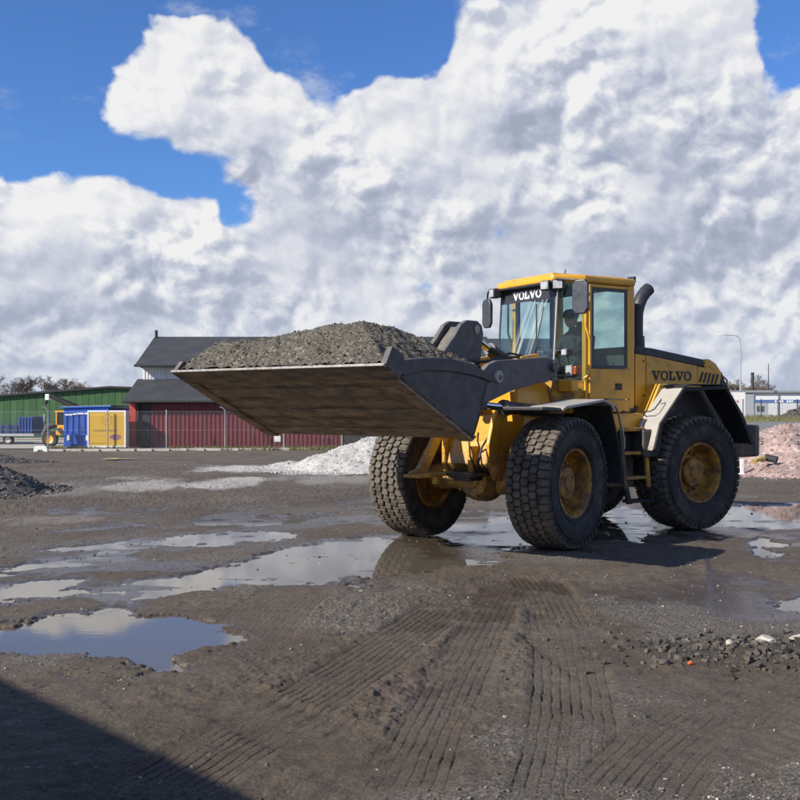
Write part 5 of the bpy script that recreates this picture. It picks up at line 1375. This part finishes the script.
for (wx, s) in ((-0.65, 1), (0.75, 1)):
    w = empty('wheel', (wx, 0.35, 0.36), 0, tr_)
    MB().lathe([(0.20, -0.16), (0.33, -0.16), (0.36, -0.10), (0.36, 0.10), (0.33, 0.16), (0.20, 0.16)], 20).build('tyre', MAT['black_rubber'], w, smooth=40)
    MB().lathe([(0.0, -0.12), (0.12, -0.12), (0.20, -0.15)], 16).build('rim', MAT['concrete'], w, smooth=40)
Tb(MB().box(-1.9, -1.2, 1.0, 1.2, 0.55, 0.68).box(-1.95, -1.85, 0.95, 1.25, 0.0, 0.7), 'drawbar', 'pale_plastic', bevel=0.01)
for (gx_, h_) in ((-1.45, 1.9), (2.9, 2.1)): Tb(MB().box(gx_, gx_ + 0.08, 0.9, 1.0, 0.55, h_), 'front_post', 'galvanised')

tk = empty('blue_truck_body', (-29.6, 67.0, gz(-29, 67))); tag(tk, 'dark blue lorry body cut off by the left edge of the picture', 'truck')
def Tk(mb, name, mk, **kw): return mb.build(name, MAT[mk], tk, **kw)
Tk(MB().box(-3.0, 0.9, 0, 2.4, 0.75, 2.0), 'body', 'dark_blue_paint', bevel=0.04)
Tk(MB().box(-3.0, 0.9, 0.1, 2.3, 0.5, 0.74), 'chassis', 'roof_trim')
Tk(MB().box(0.3, 0.8, -0.02, 0.02, 1.3, 1.8), 'window', 'dark_window')
for k in range(2):
    w = empty('wheel', (-1.9 + 1.9 * k, 0.2, 0.45), 0, tk)
    MB().lathe([(0.25, -0.16), (0.42, -0.16), (0.45, -0.10), (0.45, 0.10), (0.42, 0.16), (0.25, 0.16)], 20).build('tyre', MAT['black_rubber'], w, smooth=40)
    MB().lathe([(0.0, -0.10), (0.14, -0.10), (0.25, -0.15)], 16).build('rim', MAT['concrete'], w, smooth=40)

ex = empty('backhoe_loader', (-22.2, 63.2, gz(-22.2, 63.2))); tag(ex, 'small yellow backhoe half hidden behind the blue container', 'backhoe')
def Ex(mb, name, mk, **kw): return mb.build(name, MAT[mk], ex, **kw)
Ex(MB().prism([(0.0, 0.75), (0.15, 1.42), (2.2, 1.42), (2.4, 0.75)], 0.0, 1.5, 'y'), 'body', 'machine_yellow', bevel=0.05)
Ex(MB().prism([(0.0, 1.43), (0.05, 2.22), (1.6, 2.22), (1.75, 1.43)], 0.1, 1.4, 'y'), 'cab_window', 'dark_window', bevel=0.04)
Ex(MB().box(-0.05, 1.7, 0.05, 1.45, 2.225, 2.34), 'cab_roof', 'machine_yellow', bevel=0.04)
for k in range(3): Ex(MB().box(0.02 + 0.75 * k, 0.10 + 0.75 * k, 0.06, 0.12, 1.43, 2.22), 'cab_pillar', 'machine_yellow')
for wx, r_ in ((-0.35, 0.50), (2.0, 0.62)):
    w = empty('wheel', (wx, 0.1, r_), 0, ex)
    MB().lathe([(r_ * .55, -0.2), (r_ * .94, -0.2), (r_, -0.12), (r_, 0.12), (r_ * .94, 0.2), (r_ * .55, 0.2)], 24).build('tyre', MAT['black_rubber'], w, smooth=40)
    MB().lathe([(0.0, -0.12), (r_ * .3, -0.12), (r_ * .55, -0.19)], 20).build('rim', MAT['machine_yellow'], w, smooth=40)
Ex(MB().tube([(2.3, 0.7, 1.5), (1.2, 0.6, 2.55), (-0.55, 0.5, 3.35)], [0.22, 0.20, 0.14], 10), 'boom', 'roof_trim', smooth=40)
Ex(MB().tube([(-0.55, 0.5, 3.35), (-0.75, 0.5, 2.95), (-0.80, 0.5, 2.75)], [0.14, 0.12, 0.09], 10), 'dipper', 'roof_trim', smooth=40)
Ex(MB().box(-0.78, -0.50, 0.35, 0.65, 3.02, 3.42), 'boom_head', 'pale_plastic', bevel=0.04)
Ex(MB().prism([(0.2, 1.2), (1.3, 0.0), (1.6, 0.0), (0.5, 1.25)], -0.5, -0.3, 'y'), 'stabiliser', 'roof_trim', bevel=0.02)
Ex(MB().tube([(-0.9, 0.4, 0.7), (-0.6, 0.4, 1.3), (-0.1, 0.5, 1.45)], [0.20, 0.22, 0.2], 10), 'loader_arm', 'roof_trim', smooth=40)

# ------------------------------------------------------------------ chain-link fence before the sheds, kerb, verge
def chain_link(mb, x0, x1, z0, z1, y, p, r):
    """woven diagonals as thin three-sided wires in the plane y"""
    h = z1 - z0; n = int((x1 - x0 + h) / p)
    for i in range(n):
        for s in (1, -1):
            a = x0 - h + i * p; b = a + h
            if s < 0: a, b = b, a
            za, zb_ = z0, z1
            pa, pb = Vector((a, y + s * r, za)), Vector((b, y + s * r, zb_))
            lo, hi = 0.0, 1.0
            dx = b - a
            for lim, sg in ((x0, 1), (x1, -1)):
                t = (lim - a) / dx
                if sg * dx > 0: lo = max(lo, t)
                else: hi = min(hi, t)
            if hi - lo < 0.02: continue
            A, C = pa.lerp(pb, lo), pa.lerp(pb, hi)
            mb.tube([A, C], r, 3, caps=False)
    return mb
fen = empty('chain_link_fence', (0, 59.0, -1.0)); tag(fen, 'chain-link fence with thin grey posts in front of the red shed', 'fence')
fx_posts = [(p - 400) / F_PX * 59.0 for p in (-11, 48, 107.5, 166.5, 225, 284, 342, 400, 458)]
for k, xx in enumerate(fx_posts):
    pts = [(xx, 0, -0.1), (xx, 0, 2.42)]
    if k in (1, 4): pts = [(xx, 0, -0.1), (xx, 0, 2.40), (xx - 0.10, -0.05, 2.52), (xx - 0.30, -0.1, 2.60)]
    MB().tube(pts, 0.042, 8).build('post', MAT['galvanised'], fen, smooth=50)
for zz in (0.1, 1.2, 2.32): MB().tube([(fx_posts[0], -0.05, zz), (fx_posts[-1], -0.05, zz)], 0.006, 4).build('tension_wire', MAT['galvanised'], fen)
wm = chain_link(MB(), fx_posts[0], fx_posts[-1], 0.05, 2.30, -0.05, 0.11, 0.0022).build('wire_mesh', MAT['galvanised'], fen); wm['kind'] = 'stuff'

kb = empty('kerb', (0, 0, 0)); tag(kb, 'pale concrete kerb along the far side of the yard', 'kerb', kind='structure')
x = -20.6; k = 0
while x < 3.0:
    y = 57.2 + (x + 20.6) * 0.12
    zz = float(terrain_drop(np.array([x]), np.array([y]))[0])
    MB().box(x + 0.01, x + 0.999, y, y + 0.42, zz - 0.2, zz + 0.13).build('kerb_stone', MAT['concrete'], kb, bevel=0.02)
    x += 1.0; k += 1
rd = MB()
for i in range(31):
    for j in range(6):
        xx, yy = -46 + i * 1.5, 60.2 + j * 3.0
        rd.v.append((xx, yy, float(ground(np.array([xx]), np.array([yy]))[0]) + 0.05))
for i in range(30):
    for j in range(5): rd.f.append((i * 6 + j, i * 6 + 6 + j, i * 6 + 7 + j, i * 6 + 1 + j))
mat('pale_lot', (0.36, 0.33, 0.29), 0.9, var=0.15, scale=0.6, dirt=(0.24, 0.21, 0.17), dirt_amt=0.4, dirt_scale=0.3)
o = rd.build('gravel_lot', MAT['pale_lot'], smooth=60); tag(o, 'pale gravel lot in front of the green hall', 'ground', kind='structure')

blk = MB().prism([(-0.55, 0), (-0.5, 0.30), (-0.40, 0.42), (0.40, 0.42), (0.5, 0.30), (0.55, 0), (0.25, 0), (0.15, 0.14), (-0.15, 0.14), (-0.25, 0)], -0.18, 0.18, 'y').build('road_barrier', MAT['pale_plastic'], bevel=0.03)
blk.location = (-20.6, 56.4, gz(-20.6, 56.4) + 0.0); blk.scale = (0.75, 0.75, 0.75); tag(blk, 'small white plastic barrier lying by the kerb at the left', 'barrier')
# yellow spill on the yard
sp = MB(); n = 26
for j in range(n):
    a = 2 * math.pi * j / n; rr = 1 + 0.25 * math.sin(3 * a + 1) + 0.12 * math.sin(7 * a)
    xx, yy = -10.6 + 0.62 * rr * math.cos(a), 37.0 + 0.7 * rr * math.sin(a)
    sp.v.append((xx, yy, gz(xx, yy) + 0.05))
sp.v.append((-10.6, 37.0, gz(-10.6, 37.0) + 0.06)); sp.f = [(j, (j + 1) % n, n) for j in range(n)]
mat('yellow_sand', (0.42, 0.30, 0.11), 0.9, var=0.25, scale=3)
o = sp.build('sand_patch', MAT['yellow_sand'], smooth=60); tag(o, 'small patch of yellow sand spilled on the yard before the yellow box', 'sand patch')

# grass and weeds on the verge: blades in tufts
mat('dry_grass', (0.17, 0.15, 0.06), 0.9, var=0.4, scale=0.7, dirt=(0.09, 0.11, 0.03), dirt_amt=0.6, dirt_scale=0.6)
def grass(name, label, pts, h0, h1, seed):
    g = np.random.default_rng(seed); n = len(pts)
    nb = 7; P = np.repeat(np.asarray(pts), nb, 0); m = len(P)
    P = P + np.stack([g.normal(0, 0.10, m), g.normal(0, 0.10, m), np.zeros(m)], 1)
    hh = g.uniform(h0, h1, m); a = g.uniform(0, 6.28, m); w = g.uniform(0.008, 0.02, m)
    lean = g.uniform(0.1, 0.7, m) * hh
    d = np.stack([np.cos(a), np.sin(a), 0 * a], 1); s = np.stack([-np.sin(a), np.cos(a), 0 * a], 1)
    v0 = P - s * w[:, None]; v1 = P + s * w[:, None]
    v2 = P + d * (lean * .4)[:, None] + s * (w * .7)[:, None] + np.stack([0 * a, 0 * a, hh * .65], 1)
    v3 = P + d * (lean * .4)[:, None] - s * (w * .7)[:, None] + np.stack([0 * a, 0 * a, hh * .65], 1)
    v4 = P + d * lean[:, None] + np.stack([0 * a, 0 * a, hh], 1)
    V = np.stack([v0, v1, v2, v3, v4], 1).reshape(-1, 3)
    k = np.arange(m)[:, None] * 5
    T = np.concatenate([k + [[0, 1, 2]], k + [[0, 2, 3]], k + [[3, 2, 4]]], 0)
    o = np_mesh(name, V, T, MAT['dry_grass'], smooth=False)
    tag(o, label, 'grass', kind='stuff'); return o
g = np.random.default_rng(8)
px_ = g.uniform(-21, 2, 1500); py_ = 58.3 + (px_ + 20) * 0.06 + g.normal(0, 0.35, 1500)
keep = fbm(px_ * 0.5, py_ * 0.5, 2, 401) > 0.44
px_, py_ = px_[keep], py_[keep]
grass('verge_grass', 'thin dry grass and weeds along the foot of the red shed', np.stack([px_, py_, ground(px_, py_) - 0.01], 1), 0.08, 0.32, 9)

# ------------------------------------------------------------------ right background
YB = 140.0
def at(px, y): return (px - 400) / F_PX * y
road = MB(); road.box(20, 400, 62, 96, -0.2, 0.03)
mat('asphalt_far', (0.17, 0.165, 0.16), 0.85, var=0.12, scale=0.15)
o = road.build('road', MAT['asphalt_far']); tag(o, 'grey asphalt road beyond the pink pile', 'road', kind='structure')
verge = MB().box(20, 400, 96.5, 136, -0.2, 0.06)
mat('verge_field', (0.16, 0.145, 0.06), 0.95, var=0.3, scale=0.2, dirt=(0.10, 0.11, 0.035), dirt_amt=0.6, dirt_scale=0.25)
o = verge.build('grass_verge', MAT['verge_field']); tag(o, 'olive grass verge beyond the road', 'grass verge', kind='structure')
gp = np.stack([g.uniform(36, 75, 1500), g.uniform(98, 134, 1500), np.full(1500, 0.05)], 1)
grass('verge_tufts', 'tufts of dry grass on the verge beyond the road', gp, 0.2, 0.6, 12)

kio = empty('white_kiosk', (at(729.5, 138), 138.0, 0)); tag(kio, 'plain white box-shaped kiosk beside the loader at far right', 'kiosk')
MB().box(0, 2.25, 0, 3.0, 0, 3.55).build('body', MAT['pale_plastic'], kio, bevel=0.03)
MB().box(-0.05, 2.3, -0.05, 3.05, 3.56, 3.70).build('roof', MAT['galvanised'], kio, bevel=0.02)
MB().box(1.0, 1.25, -0.04, -0.003, 2.1, 2.35).build('sign', MAT['orange_red'], kio)
MB().box(0.35, 0.45, -0.03, -0.003, 0.2, 3.4).build('corner_seam', MAT['white_sheet'], kio)

wf = empty('white_warehouse', (at(745, 150), 150.0, 0)); tag(wf, 'long low white warehouse with a blue band at far right', 'building')
def Wf(mb, name, mk, **kw): return mb.build(name, MAT[mk], wf, **kw)
mat('band_blue', (0.04, 0.10, 0.32), 0.5)
mat('wall_grey', (0.34, 0.36, 0.38), 0.6)
Wf(MB().box(0, 60, 0.2, 25, 0, 3.55), 'wall', 'pale_plastic')
Wf(MB().box(0, 1.35, 0.0, 0.2, 0, 3.5), 'grey_panel', 'wall_grey')
Wf(MB().box(-3.0, 60.2, -0.2, 25.2, 3.6, 3.95), 'roof_edge', 'galvanised')
Wf(MB().box(1.4, 60, 0.10, 0.19, 2.02, 2.50), 'band', 'band_blue')
for k in range(26):                     # wall panels with open joints
    Wf(MB().box(1.42 + k * 2.2, 1.42 + k * 2.2 + 2.12, 0.12, 0.19, 0.15, 2.0), 'wall_panel', 'white_sheet' if k % 3 else 'wall_grey')
for k, (a, b) in enumerate(((1.85, 2.25), (2.55, 2.95), (8.2, 8.9), (9.2, 9.9))):
    Wf(MB().box(a, b, 0.06, 0.115, 0.7, 1.55), 'window', 'dark_window')
for k, a in enumerate((4.6, 4.95, 5.3, 5.65, 6.4, 6.75, 7.1)):
    Wf(MB().box(a, a + 0.24, 0.05, 0.095, 2.1, 2.42), 'sign_letter', 'decal_white')

mound = pile('soil_mound', 'dark grey heap of soil before the white warehouse', at(812, 120), 120.0, 4.2, 3.5, 1.9, 'dark_gravel', 71, 300, 0.1, 0.3, res=0.2)
f2 = empty('wire_fence', (at(725, 128), 128.0, 0)); tag(f2, 'wire fence with dark posts before the white warehouse', 'fence')
for k in range(14): MB().tube([(k * 2.35, 0, 0), (k * 2.35, 0, 2.5)], 0.055, 6).build('post', MAT['roof_trim'], f2)
for zz in (0.2, 1.3, 2.4): MB().tube([(0, 0, zz), (30.6, 0, zz)], 0.012, 4).build('tension_wire', MAT['galvanised'], f2)
wm = chain_link(MB(), 0, 30.6, 0.1, 2.4, 0.0, 0.16, 0.006).build('wire_mesh', MAT['galvanised'], f2); wm['kind'] = 'stuff'

lampp = empty('street_lamp', (at(740.5, 146), 146.0, 0)); tag(lampp, 'tall grey street lamp with a long arm above the white kiosk', 'street lamp')
MB().tube([(0, 0, 0), (0, 0, 10.6), (-0.15, 0, 11.6), (-0.6, 0, 12.0), (-2.6, 0, 12.15)], [0.13, 0.09, 0.08, 0.07, 0.05], 8).build('pole', MAT['galvanised'], lampp, smooth=50)
MB().prism([(-3.4, 12.05), (-3.35, 12.25), (-2.6, 12.28), (-2.5, 12.1)], -0.15, 0.15).build('lamp_head', MAT['pale_plastic'], lampp, bevel=0.03)
o = MB().tube([(0, 0, 0), (0, 0, 7.2)], [0.28, 0.26], 12).tube([(0, 0, 7.2), (0, 0, 7.5)], [0.32, 0.32], 12).build('chimney', MAT['roof_trim'], smooth=40)
o.location = (at(752.5, 175), 175.0, 0); tag(o, 'short dark chimney pipe above the white warehouse roof', 'chimney')
o = MB().tube([(0, 0, 0), (0, 0, 9.3)], [0.12, 0.06], 6).tube([(-0.5, 0, 8.2), (0.5, 0, 8.2)], 0.03, 4).build('mast', MAT['roof_trim'])
o.location = (at(768.5, 180), 180.0, 0); tag(o, 'thin dark mast rising behind the white warehouse', 'mast')

# ------------------------------------------------------------------ bare trees
mat('bark', (0.085, 0.068, 0.055), 0.95, var=0.25, scale=3)
mat('twigs', (0.14, 0.11, 0.085), 0.95, var=0.3, scale=1.0)
mat('conifer', (0.015, 0.025, 0.014), 0.95, var=0.3, scale=2.0)
def bare_tree(seed, H=8.0, spread=0.85, levels=6):
    rnd = random.Random(seed); trunk, twig = MB(), MB()
    def grow(p, d, L, r, lev):
        n = 3; pts = [p]; q = p
        for i in range(n):
            d = (d + Vector((rnd.uniform(-1, 1), rnd.uniform(-1, 1), rnd.uniform(-0.2, 0.6))) * 0.16).normalized()
            q = q + d * (L / n); pts.append(q)
        (trunk if lev < 2 else twig).tube(pts, [r * (1 - 0.4 * i / n) for i in range(n + 1)], 5 if lev < 2 else 3, caps=False)
        if lev >= levels: return
        for k in range(rnd.choice((3, 4, 4)) if lev else 6):
            t = rnd.uniform(0.35, 1.0) if lev else rnd.uniform(0.35, 1.0)
            i = min(int(t * n), n - 1); b = pts[i].lerp(pts[i + 1], t * n - i)
            side = Vector((rnd.uniform(-1, 1), rnd.uniform(-1, 1), rnd.uniform(-0.25, 0.8))).normalized()
            grow(b, (d * 0.55 + side * spread).normalized(), L * rnd.uniform(0.52, 0.72), max(r * 0.55, 0.012), lev + 1)
    grow(Vector((0, 0, -0.2)), Vector((0, 0, 1)), H * 0.42, H * 0.022, 0)
    return trunk, twig
protos = []
for sd_ in (3, 8, 15):
    a, b = bare_tree(sd_)
    ta = a.build('trunk', MAT['bark'], smooth=60); tb = b.build('crown', MAT['twigs'])
    protos.append((ta.data, tb.data)); bpy.data.objects.remove(ta); bpy.data.objects.remove(tb)
def tree(proto, x, y, s, rz, label, sx=1.0):
    r = empty('bare_tree', (x, y, gz(x, y)), rz); r.scale = (s * sx, s * sx, s)
    tag(r, label, 'tree', 'bare winter trees')
    link_mesh('trunk', protos[proto][0], r); link_mesh('crown', protos[proto][1], r)
for k, (px, s, pr, lab) in enumerate(((-8, 1.2, 0, 'bare brown tree above the green hall, cut by the left edge'), (14, 1.3, 1, 'bare brown tree above the green hall, second from the left edge'), (30, 1.12, 2, 'tallest bare tree above the left part of the green hall'), (46, 1.22, 0, 'wide bare tree above the boom of the yellow backhoe'), (61, 1.12, 1, 'bare tree directly left of the dark conifer above the green hall'))):
    tree(pr, at(px, 190), 190.0 + 3 * k, s * 1.08, k * 1.7, lab, 1.2)
tree(2, at(137, 230), 230.0, 1.0, 0.7, 'lone thin bare tree beside the gable of the red shed', 0.7)
tree(1, at(94, 220), 220.0, 1.0, 2.7, 'faint bare tree above the ridge of the green hall', 0.8)
for k, (px, s, pr, lab) in enumerate(((730, 1.15, 1, 'bare tree at the rear of the loader behind the white kiosk'), (742, 1.1, 2, 'bare tree behind the tall street lamp'), (760, 1.0, 0, 'bare tree between the chimney and the thin mast'), (774, 1.05, 1, 'bare tree just right of the thin mast'), (788, 1.3, 2, 'tallest bare tree above the white warehouse at far right'), (803, 1.0, 0, 'bare tree at the right edge of the picture'))):
    tree(pr, at(px, 215), 215.0 + 4 * k, s, 1.1 * k, lab, 1.1)
cn = MB(); rnd = random.Random(4)
cf = empty('conifer_bush', (at(76, 185), 185.0, -1.0)); tag(cf, 'small dark round conifer above the green hall roof', 'tree', None)
MB().tube([(0, 0, 0), (0, 0, 4.5)], [0.15, 0.08], 6).build('trunk', MAT['bark'], cf)
for k in range(900):
    a, b, c = rnd.gauss(0, 1), rnd.gauss(0, 1), rnd.gauss(0, 1); L = math.sqrt(a * a + b * b + c * c); r_ = rnd.random() ** 0.4
    p = Vector((a / L * 1.1 * r_, b / L * 1.1 * r_, 4.7 + c / L * 1.3 * r_))
    u = Vector((rnd.uniform(-1, 1), rnd.uniform(-1, 1), rnd.uniform(-1, 1))) * 0.22; w = Vector((rnd.uniform(-1, 1), rnd.uniform(-1, 1), rnd.uniform(-1, 1))) * 0.22
    cn.add([p - u, p + w, p + u], [(0, 1, 2)])
cn.build('crown', MAT['conifer'], cf)

# ------------------------------------------------------------------ loose stones on the yard
g = np.random.default_rng(77)
N = 16000
iy = g.uniform(1 / 30.0, 1 / 4.0, N); Yp = 1 / iy; Xp = g.uniform(-0.47, 0.47, N) * (Yp + 0.3)
_, mk = ground(Xp, Yp, True)
dens_ = 0.10 + 0.9 * mk['gravel'] + 0.6 * sstep(0.5, 0.62, fbm(Xp * 1.1, Yp * 1.1, 3, 501)) - 0.7 * mk['track']
keep = g.uniform(0, 1, N) < np.clip(dens_, 0.03, 1)
Xp, Yp = Xp[keep], Yp[keep]
sz = (0.0028 + 0.009 * g.uniform(0, 1, len(Xp)) ** 3.0) * (0.7 + Yp / 14)
stones('yard_stones', np.stack([Xp, Yp, ground(Xp, Yp) + sz * 0.15], 1), sz, MAT['yard_pebbles'], None, 78)
tag(bpy.data.objects['yard_stones'], 'small loose stones strewn over the mud', 'stones')
# dark rubble on the right
cx, cy = gpx(765, 655)
rx_ = g.normal(0, 0.60, 1600); ry_ = g.normal(0, 0.24, 1600)
xs, ys = cx + rx_, cy + ry_
s_ = 0.005 + 0.032 * g.uniform(0, 1, 1600) ** 4.0
stones('rubble', np.stack([xs, ys, ground(xs, ys) + s_ * 0.25], 1), s_, MAT['rubble_stone'], None, 79)
tag(bpy.data.objects['rubble'], 'dark broken rubble scattered at the right edge of the yard', 'rubble')
def rock(px, py, sx, sy, sz_, mkey, label, seed, name='rock', cat='rock'):
    X, Y = gpx(px, py); bm = bmesh.new(); bmesh.ops.create_icosphere(bm, subdivisions=3, radius=1.0)
    rnd = random.Random(seed); cuts = [(Vector((rnd.gauss(0, 1), rnd.gauss(0, 1), rnd.gauss(0, 1))).normalized(), rnd.uniform(0.55, 0.85)) for _ in range(9)]
    for vv in bm.verts:
        for nn, dd in cuts:
            e = vv.co.dot(nn)
            if e > dd: vv.co -= nn * (e - dd)
        vv.co = Vector((vv.co.x * sx, vv.co.y * sy, vv.co.z * sz_)) * (1 + rnd.uniform(-.03, .03))
    me = bpy.data.meshes.new(name); bm.to_mesh(me); bm.free(); me.materials.append(MAT[mkey])
    o = link_mesh(name, me, None, (X, Y, gz(X, Y) + sz_ * 0.45), (0, 0, rnd.uniform(0, 3)))
    return tag(o, label, cat)
mat('pale_stone', (0.40, 0.37, 0.32), 0.9, var=0.15, scale=18, bump=0.006, bump_scale=30)
mat('orange_scrap', (0.50, 0.11, 0.03), 0.6)
rock(766, 652, 0.115, 0.055, 0.045, 'pale_stone', 'pale angular stone slab on the rubble at right, the left one', 5)
rock(797, 648, 0.13, 0.06, 0.04, 'pale_stone', 'long pale stone slab on the rubble touching the right edge', 9)
rock(703, 657, 0.05, 0.04, 0.03, 'rubble_stone', 'dark grey stone at the left end of the rubble', 13)
rock(664, 668, 0.05, 0.03, 0.02, 'rubble_stone', 'flat dark stone lying left of the orange scrap', 17)
rock(690, 669, 0.022, 0.018, 0.022, 'orange_scrap', 'small bright orange plastic scrap in the mud near the rubble', 21, 'plastic_scrap', 'scrap')
rock(731, 657, 0.035, 0.03, 0.03, 'pale_stone', 'fist-sized grey stone in the middle of the rubble', 25)
rock(52, 647, 0.030, 0.025, 0.022, 'rubble_stone', 'dark stone at the left rim of the big puddle', 31)
rock(139, 645, 0.030, 0.025, 0.022, 'rubble_stone', 'dark stone standing in the big puddle, left of the pale one', 33)
rock(180, 648, 0.022, 0.02, 0.02, 'pale_stone', 'pale stone standing in the big puddle', 35)
# offcuts lying behind the loader on the foot of the pink pile
X, Y = 8.3, 23.6
pipe = MB().lathe([(0.06, -0.14), (0.085, -0.14), (0.085, 0.14), (0.06, 0.14), (0.06, -0.14)], 16).build('pipe_offcut', MAT['black_rubber'], smooth=40)
pipe.location = (X + 0.62, Y, gz(X, Y) + 0.40); pipe.rotation_euler = (0.2, 0.1, 1.0); tag(pipe, 'short black pipe offcut on the pink pile behind the counterweight', 'pipe')
log = MB().tube([(-0.17, 0, 0.0), (-0.08, 0.01, 0.04), (0.05, 0.0, 0.04), (0.15, 0.02, 0.0)], [0.07, 0.05, 0.06, 0.08], 10).build('log', MAT['yellow_sand'], smooth=40)
log.location = (X + 0.30, Y - 0.1, gz(X, Y) + 0.36); log.rotation_euler = (0, -0.2, 0.5); tag(log, 'pale brown log lying beside the black pipe offcut', 'log')
stub = MB().box(-0.04, 0.04, -0.04, 0.04, 0, 0.38).box(-0.06, 0.06, -0.06, 0.06, 0, 0.05).build('marker_stub', MAT['pale_plastic'], bevel=0.01)
stub.location = (X - 0.05, Y + 0.1, gz(X, Y) + 0.0); tag(stub, 'white marker stub at the foot of the pink pile behind the rear wheel', 'marker')

# ------------------------------------------------------------------ the shed left of the camera whose shadow falls into the corner
sh = empty('grey_shed', (-6.85, 3.69, 0), R(-45)); tag(sh, 'grey sheet-metal shed left of the camera that shades the corner', 'shed')
mat('grey_sheet', (0.36, 0.37, 0.38), 0.5, var=0.08, scale=0.8)
MB().box(-9, 8, -6, -0.3, -0.2, 2.88).build('wall', MAT['grey_sheet'], sh)
w_ = ribbed(MB(), -9, 8, 0.1, 2.85, 0.29, 0.25, 0.03, ny=1); w_.v = [(p[0], p[1] - 0.58, p[2]) for p in w_.v]
w_.build('wall_sheet', MAT['grey_sheet'], sh)
MB().prism([(0.0, 2.88), (0.0, 3.0), (-6.4, 3.9), (-6.4, 3.78)], -9.3, 8.3, 'x').build('roof', MAT['roof_felt'], sh)
